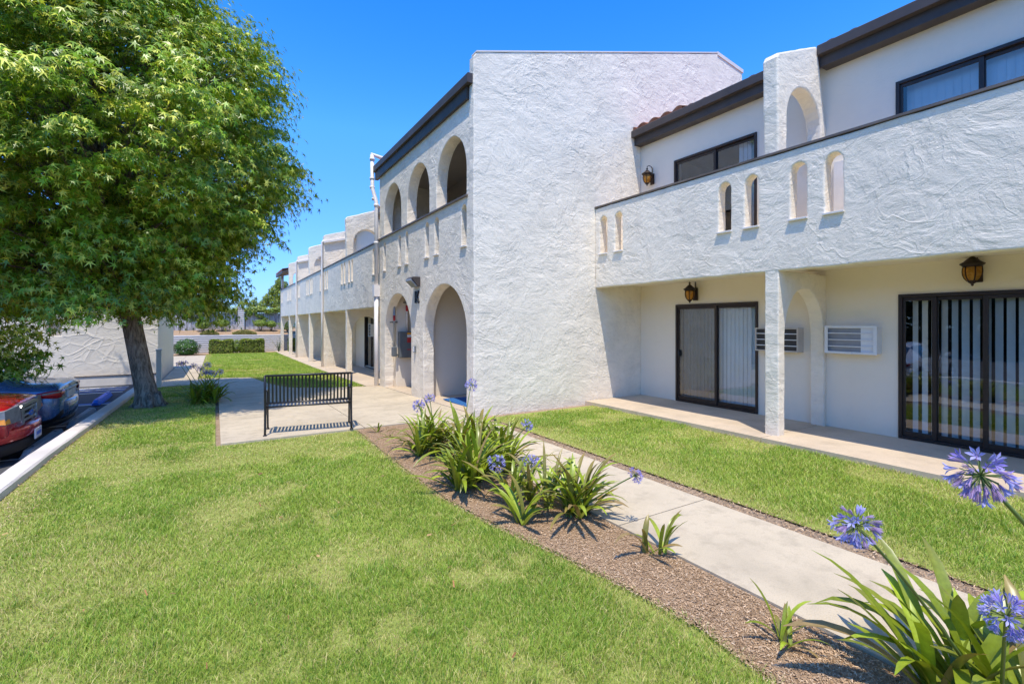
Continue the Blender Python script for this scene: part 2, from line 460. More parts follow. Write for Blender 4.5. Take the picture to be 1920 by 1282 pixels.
def tilemat():
    t = NT('terracotta_tile'); c = t.coord()
    n = t.noise(c, 3.2, 4)
    col = t.ramp(n, [(0.3, (0.26, 0.10, 0.06)), (0.5, (0.42, 0.18, 0.11)), (0.72, (0.52, 0.29, 0.19))])
    return t.done(t.bsdf(col, 0.85, 0, 0.25))
M['tile'] = tilemat()

# ------------------------------------------------------------------ stucco walls (filled outlines with real thickness and soft edges)
def rough_edge(poly, step=0.16, amp=0.004):
    out = []
    n = len(poly)
    for i in range(n):
        a = Vector(poly[i]); b = Vector(poly[(i + 1) % n])
        L = (b - a).length
        k = max(1, int(L / step))
        for j in range(k):
            p = a.lerp(b, j / k)
            am = amp if (j > 0) else amp * 0.5
            out.append((p.x + rnd.uniform(-am, am), p.y + rnd.uniform(-am, am)))
    return out

def arch(c, hw, z0, zs, za, n=18):
    pts = [(c - hw, z0), (c + hw, z0)]
    for i in range(n + 1):
        a = PI * i / n
        pts.append((c + hw * math.cos(a), zs + (za - zs) * math.sin(a)))
    return pts

def area2(p):
    return sum(p[i][0] * p[(i + 1) % len(p)][1] - p[(i + 1) % len(p)][0] * p[i][1] for i in range(len(p)))

def wall(name, axis, pos, thick, outline, holes=(), mat=None, parent=None, bev=0.015, step=0.16, amp=0.004):
    cu = bpy.data.curves.new(name, 'CURVE')
    cu.dimensions = '2D'; cu.fill_mode = 'BOTH'
    b = min(bev, thick * 0.3)
    cu.extrude = thick / 2 - b
    cu.bevel_depth = b; cu.bevel_resolution = 2
    cu.offset = -b
    for k, poly in enumerate([outline] + list(holes)):
        p = rough_edge(poly, step, amp)
        a = area2(p)
        if (k == 0 and a < 0) or (k > 0 and a > 0): p = p[::-1]
        sp = cu.splines.new('POLY')
        sp.points.add(len(p) - 1)
        for q, (x, y) in zip(sp.points, p): q.co = (x, y, 0, 1)
        sp.use_cyclic_u = True
    ob = bpy.data.objects.new(name + '_tmp', cu)
    COL.objects.link(ob)
    dg = bpy.context.evaluated_depsgraph_get(); dg.update()
    me = bpy.data.meshes.new_from_object(ob.evaluated_get(dg))
    bpy.data.objects.remove(ob); bpy.data.curves.remove(cu)
    me.name = name
    if axis == 'Y': mt = Matrix(((1, 0, 0, 0), (0, 0, 1, pos + thick / 2), (0, 1, 0, 0), (0, 0, 0, 1)))
    else: mt = Matrix(((0, 0, 1, pos + thick / 2), (1, 0, 0, 0), (0, 1, 0, 0), (0, 0, 0, 1)))
    me.transform(mt)
    bm = bmesh.new(); bm.from_mesh(me)
    bmesh.ops.remove_doubles(bm, verts=bm.verts[:], dist=0.0002)
    bmesh.ops.recalc_face_normals(bm, faces=bm.faces[:])
    bm.to_mesh(me); bm.free()
    for p in me.polygons: p.use_smooth = False
    return link(name, me, mat, parent)

# ================================================================== SETTING
def structure(name, mb, mat):
    o = mb.build(name, mat)
    o['kind'] = 'structure'
    return o

def strip(mb, x0f, x1f, y0, y1, zoff, edge=0.0, dy=0.5):
    """sheet between two x(y) curves following the ground, optionally with a downturned edge"""
    n = max(1, int(math.ceil((y1 - y0) / dy)))
    ys = sorted(set([y0 + (y1 - y0) * i / n for i in range(n + 1)] + [q for q in (8, 13.5, 21.7, 33) if y0 < q < y1]))
    V = []; F = []
    for y in ys:
        a = x0f(y) if callable(x0f) else x0f
        b = x1f(y) if callable(x1f) else x1f
        z = g(y) + zoff
        V += [(a, y, z), (b, y, z), (a, y, z - edge), (b, y, z - edge)]
    for i in range(len(ys) - 1):
        k = i * 4; j = k + 4
        F.append((k, k + 1, j + 1, j))
        if edge:
            F.append((k + 2, k, j, j + 2)); F.append((k + 1, k + 3, j + 3, j + 1))
    if edge:
        F.append((2, 3, 1, 0)); k = (len(ys) - 1) * 4; F.append((k, k + 1, k + 3, k + 2))
    mb.add(V, F)

# far ground to the horizon
structure('ground', MB().add([(-300, -200, -0.9), (300, -200, -0.9), (300, 400, -0.9), (-300, 400, -0.9)], [(0, 1, 2, 3)]), M['earth'])
# soil under lawns and beds
mb = MB(); strip(mb, -1.72, 9.0, -8, 25.0, -0.03, 0.4); strip(mb, -14, 9.0, 25.0, 42.6, -0.03, 0.4)
structure('soil', mb, M['dirt'])
def mulch_edge(y):
    return float(np.interp(y, [-4, 0.5, 1.24, 1.62, 2.07, 2.69, 3.38, 4.22, 5.7, 7.6], [2.2, 2.2, 2.2, 2.26, 2.21, 2.10, 1.95, 1.84, 1.83, 1.87]))
mb = MB(); strip(mb, -1.72, mulch_edge, -8, 7.6, -0.012); strip(mb, -1.72, 0.0, 7.6, 16.9, -0.012)
structure('lawn', mb, M['turf'])
mb = MB(); strip(mb, 4.1, 6.5, -8, 7.35, -0.012)
structure('lawn', mb, M['turf'])
def far_lawn_left(y): return float(np.interp(y, [13.4, 13.7, 14.2, 14.5, 16, 18.4, 18.75, 19.0, 36.2], [3.6, 2.7, 1.95, 1.68, 1.32, 1.02, 0.3, -0.5, -0.5]))
mb = MB(); strip(mb, far_lawn_left, 3.55, 13.4, 36.2, -0.012, dy=0.2)
structure('lawn', mb, M['turf'])
mb = MB(); strip(mb, mulch_edge, 2.765, -8, 7.56, 0.004)
structure('mulch_bed', mb, M['mulch'])
mb = MB(); strip(mb, -2.4, 3.6, 36.2, 38.0, -0.006)
structure('mulch_bed', mb, M['mulch'])
# walkway of cast slabs
mb = MB()
js = [-8, -5.0, -3.05, -1.1, 0.85, 2.82, 4.77, 6.55]
for a, b in zip(js[:-1], js[1:]):
    strip(mb, 2.77, 3.86, a + 0.006, b - 0.006, 0.018, 0.12)
strip(mb, 2.77, 3.86, 6.556, 7.56, 0.018, 0.12)
structure('path', mb, M['conc'])
# plaza in front of the entry block and the walk beside the garage
mb = MB()
strip(mb, 0.06, 1.98, 7.572, 9.6, 0.018, 0.12); strip(mb, 1.992, 3.91, 7.572, 9.6, 0.018, 0.12)
strip(mb, 0.06, 1.98, 9.612, 11.6, 0.018, 0.12); strip(mb, 1.992, 3.91, 9.612, 11.6, 0.018, 0.12)
strip(mb, 0.06, 1.98, 11.612, 13.4, 0.018, 0.12); strip(mb, 1.992, 3.91, 11.612, 13.4, 0.018, 0.12)
strip(mb, 0.06, far_lawn_left, 13.412, 15.2, 0.018, 0.12, 0.15)
strip(mb, 0.06, far_lawn_left, 15.212, 16.9, 0.018, 0.12, 0.15)
strip(mb, -1.48, far_lawn_left, 16.912, 18.98, 0.018, 0.12, 0.12)
y = 18.992
while y < 34.8:
    strip(mb, -1.48, -0.51, y, min(y + 1.9, 34.8) - 0.012, 0.018, 0.12); y += 1.9
strip(mb, -9, -1.492, 25.2, 34.788, 0.018, 0.12)
structure('pavement', mb, M['conc'])
# patio slabs under the balconies
mb = MB()
js = [-5, -3.7, -0.1, 3.83, 7.56]
for a, b in zip(js[:-1], js[1:]): strip(mb, 6.47, 8.12, a + 0.006, b - 0.006, 0.055, 0.2)
js = [13.36, 17.46, 21.7, 25.4, 29.4, 33, 37.9]
for a, b in zip(js[:-1], js[1:]): strip(mb, 3.56, 5.32, a + 0.006, b - 0.006, 0.03, 0.2)
strip(mb, 3.925, 7.6, 7.74, 13.34, 0.022, 0.2)
structure('patio', mb, M['conc_patio'])
# car park
V = []; F = []
ys = [-12, 2, 11, 18.7, 22]
for yy in ys: V += [(-40, yy, lot(yy)), (-1.86, yy, lot(yy))]
for i in range(len(ys) - 1): F.append((2 * i, 2 * i + 1, 2 * i + 3, 2 * i + 2))
structure('car_park', MB().add(V, F), M['asphalt'])
def lotline(mb, x0, x1, y0, y1):
    mb.add([(x0, y0, lot(y0) + 0.004), (x1, y0, lot(y0) + 0.004), (x1, y1, lot(y1) + 0.004), (x0, y1, lot(y1) + 0.004)], [(0, 1, 2, 3)])
mb = MB()
for yy in (10.1, 12.62, 15.05): lotline(mb, -7.2, -2.2, yy, yy + 0.09)
for yy in (17.05, 17.62, 18.1): lotline(mb, -7.2, -2.2, yy, yy + 0.09)
structure('parking_marking', mb, M['line_white'])
mb = MB()
for yy in (15.22, 17.36, 17.86): lotline(mb, -7.2, -2.2, yy, yy + 0.09)
structure('parking_marking', mb, M['line_blue'])
# kerb between car park and lawn
prof = [(-1.92, -0.75), (-1.92, 0.055), (-1.905, 0.072), (-1.735, 0.072), (-1.715, 0.055), (-1.70, -0.75)]
ys = [-8 + 0.3 * i for i in range(83)]
V = []; F = []
for i, yy in enumerate(ys):
    for (x, z) in prof:
        V.append((x + rnd.uniform(-.003, .003), yy, z + g(yy) + (rnd.uniform(-.003, .003) if z > 0 else 0)))
for i in range(len(ys) - 1):
    for k in range(5): F.append((i * 6 + k, i * 6 + k + 1, i * 6 + k + 7, i * 6 + k + 6))
F.append(tuple(range(6))[::-1]); F.append(tuple(range((len(ys) - 1) * 6, len(ys) * 6)))
structure('kerb', MB().add(V, F), M['conc_kerb'])
# planted slope behind the retaining wall
V = []; F = []
ny = 10; nx = 60
for j in range(ny + 1):
    for i in range(nx + 1):
        x = -14 + 40 * i / nx; yy = 38.35 + 22 * j / ny
        z = 0.80 + min(1, (yy - 38.35) / 2.6) * 0.42 + 0.12 * (vnoise(x * 0.9, yy * 0.9, 3) - 0.5)
        V.append((x, yy, float(z)))
for j in range(ny):
    for i in range(nx):
        a = j * (nx + 1) + i; F.append((a, a + 1, a + nx + 2, a + nx + 1))
structure('slope', MB().add(V, F, True), M['mulch'])

# ================================================================== APARTMENT BUILDING
BLD = empty('apartment_building', (0, 0, 0), 0, 'long white stucco apartment building with arches, balconies and dark brown eaves', 'building')
def bpart(mb, name, mat): return mb.build(name, mat, BLD)

# ---- gable side wall of the entry block
wall('gable_wall', 'Y', 7.57, 0.17, [(3.9, -0.6), (3.9, 6.40), (3.97, 6.49), (7.4, 7.50), (10.86, 8.52), (11.93, 8.36), (11.93, -0.6)], (), M['stucco'], BLD, 0.02, 0.2, 0.008)
mb = MB(); mb.add([(3.95, 7.56, 6.485), (10.86, 7.56, 8.525), (10.86, 7.56, 8.55), (3.95, 7.56, 6.51), (3.95, 7.75, 6.485), (10.86, 7.75, 8.525), (10.86, 7.75, 8.55), (3.95, 7.75, 6.51)],
    [(0, 1, 2, 3), (5, 4, 7, 6), (3, 2, 6, 7), (0, 4, 5, 1), (0, 3, 7, 4)])
mb.add([(10.86, 7.55, 8.47), (11.95, 7.55, 8.31), (11.95, 7.55, 8.40), (10.86, 7.55, 8.56), (10.86, 7.76, 8.47), (11.95, 7.76, 8.31), (11.95, 7.76, 8.40), (10.86, 7.76, 8.56)],
    [(0, 1, 2, 3), (5, 4, 7, 6), (3, 2, 6, 7), (0, 4, 5, 1), (0, 3, 7, 4), (1, 5, 6, 2)])
bpart(mb, 'coping', M['sill'])

# ---- arched front of the entry block
def slot(y): return arch(y, 0.105, 3.085, 3.73, 3.845, 8)
ups = [arch(8.57, 0.70, 4.0, 4.50, 5.27, 22), arch(10.36, 0.70, 4.0, 4.50, 5.27, 22), arch(12.19, 0.70, 4.0, 4.50, 5.27, 22)]
lows = [arch(8.93, 1.06, -0.4, 1.45, 2.44, 24), arch(11.80, 1.02, -0.4, 1.42, 2.40, 24)]
block_slots = [7.98, 9.26, 9.80, 11.09, 11.62, 12.86]
wall('arched_front', 'X', 3.905, 0.25, [(7.62, -0.6), (7.62, 5.85), (13.32, 5.85), (13.32, -0.6)], ups + lows + [slot(y) for y in block_slots], M['stucco_arch'], BLD, 0.018, 0.12, 0.006)
def sills(ys, xf, w, dep=0.07):
    for y in ys:
        MB().box(xf - dep, xf + 0.06, y - 0.125, y + 0.125, 3.055, 3.082, 0.004).build('slot_sill', M['sill'], BLD)
sills(block_slots, 3.905, .25, 0.04)
bpart(MB().box(3.86, 4.17, 7.80, 13.34, 3.965, 3.998), 'ledge_cap', M['cap'])
# eave of the block
bpart(MB().prism([(3.79, 5.93), (3.79, 6.08), (3.80, 6.10), (3.93, 6.10), (3.93, 5.93)], 'Y', 7.60, 13.62), 'gutter', M['fascia'])
bpart(MB().box(3.845, 3.93, 7.75, 13.55, 5.70, 5.928), 'fascia', M['fascia'])
bpart(MB().add([(3.93, 7.74, 6.02), (10.8, 7.74, 8.02), (10.8, 13.6, 8.02), (3.93, 13.6, 6.02), (3.93, 7.74, 5.86), (10.8, 7.74, 7.86), (10.8, 13.6, 7.86), (3.93, 13.6, 5.86)],
    [(0, 1, 2, 3), (7, 6, 5, 4), (0, 4, 5, 1), (3, 2, 6, 7), (0, 3, 7, 4), (1, 5, 6, 2)]), 'roof', M['tile'])
wall('end_wall', 'Y', 13.14, 0.17, [(4.16, -0.6), (4.16, 5.82), (10.8, 7.8), (10.8, -0.6)], (), M['stucco'], BLD, 0.01)
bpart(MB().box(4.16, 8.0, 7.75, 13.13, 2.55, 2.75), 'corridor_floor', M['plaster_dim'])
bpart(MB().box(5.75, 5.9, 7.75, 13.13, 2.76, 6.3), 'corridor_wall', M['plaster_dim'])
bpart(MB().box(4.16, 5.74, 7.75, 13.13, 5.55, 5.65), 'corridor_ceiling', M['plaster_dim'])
wall('passage_wall', 'Y', 10.22, 0.40, [(4.16, -0.5), (4.16, 2.54), (8.0, 2.54), (8.0, -0.5)], (), M['stucco_plain'], BLD, 0.01)
wall('passage_wall', 'Y', 12.64, 0.40, [(4.16, -0.5), (4.16, 2.54), (8.0, 2.54), (8.0, -0.5)], (), M['stucco_plain'], BLD, 0.01)
bpart(MB().box(7.85, 8.0, 7.75, 13.13, -0.5, 2.54), 'passage_back_wall', M['stucco_plain'])

# ---- right wing: recessed wall with doors and windows
DOORS = [(4.84, 6.60), (0.60, 2.81)]
WINS = [(4.86, 6.64), (1.02, 2.84)]
holes = [[(a, 0.05), (b, 0.05), (b, 2.04), (a, 2.04)] for a, b in DOORS] + [[(a, 2.95), (b, 2.95), (b, 5.02), (a, 5.02)] for a, b in WINS]
wall('recessed_wall', 'X', 8.1, 0.2, [(-4.8, -0.4), (-4.8, 5.66), (7.568, 5.66), (7.568, -0.4)], holes, M['stucco_plain'], BLD, 0.006, 0.6, 0.0)
slotsR = [7.32, 6.89, 4.58, 4.14, 3.47, 3.03]
wall('balcony_parapet', 'X', 6.75, 0.19, [(-4.8, 2.39), (-4.8, 4.04), (7.568, 4.04), (7.568, 2.39)], [slot(y) for y in slotsR], M['stucco'], BLD, 0.022, 0.15, 0.006)
sills(slotsR, 6.75, .19, 0.038)
bpart(MB().box(6.728, 6.965, -4.8, 7.566, 4.045, 4.075), 'parapet_cap', M['cap'])
bpart(MB().box(6.94, 8.099, -4.8, 7.566, 2.47, 2.66), 'balcony_floor', M['stucco_plain'])
def fin_low(x0, leg, x1, y0, th, zb, zt, spring=1.45, apex=2.17):
    a0 = x0 + leg; a1 = x1 - 0.08; c = (a0 + a1) / 2; hw = (a1 - a0) / 2
    p = [(x0, zb), (a0, zb)]
    for i in range(17):
        an = PI - PI * i / 16
        p.append((c + hw * math.cos(an), spring + (apex - spring) * math.sin(an)))
    p += [(a1, zb), (x1, zb), (x1, zt), (x0, zt)]
    return wall('arched_fin', 'Y', y0, th, p, (), M['stucco_arch'], BLD, 0.018, 0.15, 0.005)
def fin_top(x0, x1, y0, th, z0, zt0, zt1, a0, a1, spring=4.60, apex=5.14):
    c = (a0 + a1) / 2; hw = (a1 - a0) / 2
    p = [(x0, z0), (a0, z0)]
    for i in range(17):
        an = PI - PI * i / 16
        p.append((c + hw * math.cos(an), spring + (apex - spring) * math.sin(an)))
    p += [(a1, z0), (x1, z0), (x1, z0 + 0.6), (x1 - 0.26, zt1 - 0.03), (x1 - 0.30, zt1), (x0 + 0.06, zt0), (x0 + 0.01, zt0 - 0.02), (x0 - 0.03, zt0 - 0.09)]
    return wall('arched_fin', 'Y', y0, th, p, (), M['stucco_arch'], BLD, 0.03, 0.15, 0.006)
fin_low(6.752, 0.165, 8.099, 3.74, 0.20, -0.3, 2.40)
fin_top(6.755, 8.099, 3.74, 0.22, 4.076, 5.50, 5.88, 6.98, 7.94)
wall('party_wall', 'Y', -0.16, 0.2, [(6.752, -0.3), (6.752, 2.40), (8.099, 2.40), (8.099, -0.3)], (), M['stucco'], BLD, 0.018)
wall('party_wall', 'Y', -0.16, 0.2, [(6.752, 4.076), (6.752, 5.50), (8.099, 5.88), (8.099, 4.076)], (), M['stucco'], BLD, 0.018)
for a, b in ((-4.8, 3.735), (3.965, 7.566)):
    bpart(MB().prism([(7.80, 5.74), (7.80, 5.875), (7.815, 5.89), (7.98, 5.89), (7.98, 5.74)], 'Y', a, b), 'gutter', M['fascia'])
    bpart(MB().box(7.90, 8.12, a, b, 5.585, 5.737), 'fascia', M['fascia'])
def tile_roof(name, x0, z0, x1, slope, y0, y1, per=0.31, amp=0.055):
    ny = int((y1 - y0) / per * 8) + 1
    ys = np.linspace(y0, y1, ny)
    wv = np.abs(np.sin(ys / per * PI)) ** 0.8 * amp * 1.5
    wv = wv + (vnoise(ys / per, 0 * ys, 5) - 0.5) * 0.02
    rows = []
    x = x0; i = 0
    while x < x1:
        rows.append((x, 0.03)); rows.append((min(x + 0.38, x1), 0.0)); x += 0.38
    V = []
    for (xx, up) in rows:
        jit = 0.012 * (vnoise(ys / per + 7.3 * xx, 0 * ys, 9) - 0.5)
        V.append(np.stack([np.full(ny, xx) + jit, ys, z0 + slope * (xx - x0) + wv + up], 1))
    V = np.concatenate(V); nr = len(rows)
    idx = np.arange(nr * ny).reshape(nr, ny)
    F = np.stack([idx[:-1, :-1], idx[:-1, 1:], idx[1:, 1:], idx[1:, :-1]], -1).reshape(-1, 4)
    # closing face below the eave course
    b = len(V)
    V2 = np.stack([np.full(ny, x0), ys, np.full(ny, z0 - 0.02)], 1)
    F2 = np.stack([np.arange(ny - 1), np.arange(ny - 1) + 1, b + np.arange(ny - 1) + 1, b + np.arange(ny - 1)], -1)
    return link(name, np_mesh(name, np.concatenate([V, V2]), np.concatenate([F, F2]), None, True), M['tile'], BLD)
tile_roof('tiled_roof', 7.84, 5.80, 13.0, 0.29, -4.8, 6.2)
tile_roof('tiled_roof', 7.84, 5.875, 13.0, 0.29, 6.25, 7.55)
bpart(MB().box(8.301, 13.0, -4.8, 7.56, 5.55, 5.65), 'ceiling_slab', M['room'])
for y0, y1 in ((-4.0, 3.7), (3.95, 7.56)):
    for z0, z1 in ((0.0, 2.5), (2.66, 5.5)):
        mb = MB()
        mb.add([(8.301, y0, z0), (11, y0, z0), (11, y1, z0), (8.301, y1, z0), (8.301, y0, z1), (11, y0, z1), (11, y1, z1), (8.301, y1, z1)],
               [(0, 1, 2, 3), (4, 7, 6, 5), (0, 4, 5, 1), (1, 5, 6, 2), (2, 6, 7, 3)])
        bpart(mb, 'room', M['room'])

def blinds(parent, x, y0, y1, z0, z1, ang, sp=0.082, w=0.088, mat='blind', jit=0.06):
    mb = MB()
    y = y0 + sp / 2
    while y < y1 - sp * 0.3:
        a = ang + rnd.uniform(-jit, jit)
        dx = math.sin(a) * w / 2; dy = math.cos(a) * w / 2
        bow = 0.008
        c = [(x - dx, y - dy), (x + bow * math.cos(a), y - bow * math.sin(a)), (x + dx, y + dy)]
        V = [(p[0], p[1], z0) for p in c] + [(p[0], p[1], z1) for p in c]
        mb.add(V, [(0, 1, 4, 3), (1, 2, 5, 4)], True)
        y += sp
    return mb.build('vertical_blinds', M[mat], parent)

def glazed(name, y0, y1, z0, z1, splits, style):
    """aluminium frame in the recessed wall; splits are the stile positions"""
    xf = 8.075
    f = MB(); w = 0.045
    f.box(xf, 8.19, y0, y0 + w, z0, z1, 0.004).box(xf, 8.19, y1 - w, y1, z0, z1, 0.004)
    f.box(xf, 8.19, y0 + w, y1 - w, z1 - w, z1, 0.004).box(xf, 8.19, y0 + w, y1 - w, z0, z0 + 0.035, 0.004)
    fr = f.build(name, M['bronze'], BLD)
    edges = [y0 + w] + splits + [y1 - w]
    for i, (a, b) in enumerate(zip(edges[:-1], edges[1:])):
        xo = 8.10 if i % 2 == (len(edges) % 2) else 8.128
        s = MB(); q = 0.05
        s.box(xo, xo + 0.026, a - 0.02, a + q - 0.02, z0 + 0.036, z1 - w, 0.003).box(xo, xo + 0.026, b - q + 0.02, b + 0.02, z0 + 0.036, z1 - w, 0.003)
        s.box(xo, xo + 0.026, a + q - 0.02, b - q + 0.02, z1 - w - 0.05, z1 - w - 0.001, 0.003).box(xo, xo + 0.026, a + q - 0.02, b - q + 0.02, z0 + 0.036, z0 + 0.11, 0.003)
        sa = s.build('sash', M['bronze'], fr)
        MB().add([(xo + 0.013, a + 0.02, z0 + 0.1), (xo + 0.013, b - 0.02, z0 + 0.1), (xo + 0.013, b - 0.02, z1 - w - 0.04), (xo + 0.013, a + 0.02, z1 - w - 0.04)], [(3, 2, 1, 0)]).build('pane', M['glass'], fr)
    return fr
d = glazed('sliding_door', 4.84, 6.60, 0.056, 2.03, [5.68], 'closed')
blinds(d, 8.235, 4.88, 6.55, 0.08, 2.0, 0.16)
MB().add([(8.165, 5.72, 0.14), (8.165, 6.54, 0.14), (8.165, 6.54, 1.95), (8.165, 5.72, 1.95)], [(3, 2, 1, 0)]).build('insect_screen', M['blind_dark'], d)
MB().box(8.06, 8.11, 6.50, 6.535, 0.98, 1.10, 0.006).build('handle', M['black'], d)
d = glazed('sliding_door', 0.60, 2.81, 0.056, 2.05, [1.93, 2.42], 'open')
blinds(d, 8.24, 0.64, 2.78, 0.08, 2.02, 0.50, 0.104, 0.092, 'blind', 0.13)
w_ = glazed('sliding_window', 4.86, 6.64, 2.955, 5.015, [5.70], 'half')
blinds(w_, 8.24, 4.88, 5.30, 2.97, 4.98, 0.15)
w_ = glazed('sliding_window', 1.02, 2.84, 2.955, 5.015, [1.96], 'closed')
blinds(w_, 8.24, 1.04, 2.80, 2.97, 4.98, 0.15)
bpart(MB().box(8.06, 8.099, 3.05, 3.62, 3.2, 4.115), 'utility_panel', M['sill'])

# ---- left wing
wall('recessed_wall', 'X', 5.3, 0.2, [(13.33, -0.9), (13.33, 5.6), (37.6, 5.6), (37.6, -0.9)],
     [[(y, -0.1), (y + 1.75, -0.1), (y + 1.75, 1.95), (y, 1.95)] for y in (18.4, 22.3, 26.4, 30.2)], M['stucco_plain'], BLD, 0.006, 0.6, 0)
for y in (18.4, 22.3, 26.4, 30.2):
    f = MB(); z0 = g(y) + 0.035
    f.box(5.27, 5.42, y, y + 0.06, z0, 1.95).box(5.27, 5.42, y + 1.69, y + 1.75, z0, 1.95).box(5.27, 5.42, y + 0.06, y + 1.69, 1.89, 1.95).box(5.31, 5.38, y + 0.85, y + 0.91, z0 + 0.04, 1.89).box(5.27, 5.42, y + 0.06, y + 1.69, z0, z0 + 0.04)
    fr = f.build('sliding_door', M['bronze'], BLD)
    MB().add([(5.34, y + 0.06, z0 + 0.04), (5.34, y + 1.69, z0 + 0.04), (5.34, y + 1.69, 1.89), (5.34, y + 0.06, 1.89)], [(3, 2, 1, 0)]).build('pane', M['glass'], fr)
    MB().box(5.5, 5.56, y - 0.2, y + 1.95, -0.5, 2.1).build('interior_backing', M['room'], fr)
lw_slots = []
for fy in (17.46, 21.7, 25.4, 29.4, 33.0):
    lw_slots += [fy + d for d in (-0.77, -0.34, 0.34, 0.77)]
lw_slots += [13.62, 14.08, 36.6, 37.1]
wall('balcony_parapet', 'X', 3.95, 0.19, [(13.34, 2.12), (13.34, 3.97), (37.7, 3.97), (37.7, 2.12)], [slot(y) for y in lw_slots], M['stucco_arch'], BLD, 0.02, 0.2, 0.006)
sills(lw_slots, 3.95, .19, 0.04)
bpart(MB().box(3.92, 4.17, 13.345, 37.73, 3.974, 4.004), 'parapet_cap', M['cap'])
bpart(MB().box(4.141, 5.299, 13.34, 37.6, 2.22, 2.45), 'balcony_floor', M['stucco_plain'])
for fy in (17.46, 25.4, 33.0, 37.45):
    fin_low(3.952, 0.19, 5.299, fy, 0.20, -0.7, 2.14, 1.28, 1.90)
    if fy < 37: fin_top(3.955, 5.299, fy, 0.22, 4.005, 5.44, 5.78, 4.19, 5.14, 4.5, 5.03)
for fy in (21.7, 29.4):
    wall('party_wall', 'Y', fy, 0.2, [(3.952, -0.7), (3.952, 2.13), (5.299, 2.13), (5.299, -0.7)], (), M['stucco'], BLD, 0.018)
    wall('party_wall', 'Y', fy, 0.22, [(3.955, 4.005), (3.955, 5.40), (4.02, 5.45), (9.0, 6.93), (9.0, 4.005)], (), M['stucco'], BLD, 0.02)
    bpart(MB().add([(3.95, fy - 0.12, 5.16), (5.6, fy - 0.12, 5.58), (5.6, fy - 0.003, 5.58), (3.95, fy - 0.003, 5.16), (3.95, fy - 0.12, 5.08), (5.6, fy - 0.12, 5.50), (5.6, fy - 0.003, 5.50), (3.95, fy - 0.003, 5.08)],
        [(0, 1, 2, 3), (7, 6, 5, 4), (0, 4, 5, 1), (3, 2, 6, 7), (0, 3, 7, 4), (1, 5, 6, 2)]), 'ledge', M['sill'])
    mb = MB(); mb.tube([(3.90, fy + 0.04, g(fy) - 0.1), (3.90, fy + 0.04, 2.0), (3.90, fy + 0.04, 5.12), (3.96, fy - 0.02, 5.2)], 0.05, 10)
    bpart(mb, 'downpipe', M['pipe'])
bpart(MB().prism([(5.02, 5.64), (5.02, 5.79), (5.2, 5.79), (5.2, 5.64)], 'Y', 13.35, 17.45), 'gutter', M['fascia'])
for a, b in ((17.69, 21.69), (21.93, 25.39), (25.63, 29.39), (29.63, 32.99), (33.23, 37.5)):
    bpart(MB().prism([(5.02, 5.64), (5.02, 5.79), (5.2, 5.79), (5.2, 5.64)], 'Y', a, b), 'gutter', M['fascia'])
tile_roof('tiled_roof', 5.06, 5.80, 9.0, 0.29, 13.5, 37.9)
# projecting porch roof at the far end
bpart(MB().prism([(3.72, 4.95), (3.72, 5.10), (3.80, 5.13), (5.3, 5.56), (5.3, 5.40), (3.9, 5.0)], 'Y', 34.6, 38.4), 'porch_eave', M['fascia'])
tile_roof('tiled_roof', 3.72, 5.13, 5.25, 0.29, 34.6, 38.4)
bpart(MB().tube([(4.05, 37.5, 4.0), (4.05, 37.5, 5.0)], 0.09, 10), 'porch_post', M['sill'])
mb = MB(); mb.box(3.93, 4.17, 37.38, 37.62, 4.006, 4.10); bpart(mb, 'post_base', M['cap'])
# ---- downpipe at the joint of the entry block
mb = MB()
px, py = 3.83, 13.37
mb.tube([(px, py, -0.1), (px, py, 2.42)], 0.062, 12)
mb.box(px - 0.085, px + 0.085, py - 0.085, py + 0.085, 2.40, 2.72)
mb.tube([(px, py, 2.70), (px, py, 4.90), (px, py + 0.01, 5.05), (px - 0.05, py + 0.22, 5.48), (px - 0.05, py + 0.24, 6.42)], 0.055, 12)
mb.tube([(px - 0.05, py + 0.24, 6.38), (px - 0.05, py + 0.24, 6.44), (px + 0.2, py + 0.22, 6.38), (px + 0.9, py + 0.1, 6.34)], 0.055, 10)
for z in (3.9, 4.95, 5.15, 5.75, 5.5, 6.3): 
    off = 0 if z < 5.1 else (0.25 if z > 5.4 else 0.12)
    mb.lathe(px - off * 0.2, py + off * 0.94, [(0.056, z - 0.03), (0.072, z - 0.03), (0.072, z + 0.03), (0.056, z + 0.03)], 12)
mb.box(px - 0.05, px + 0.08, py - 0.02, py + 0.02, 4.92, 4.98)
bpart(mb, 'downpipe', M['pipe'])

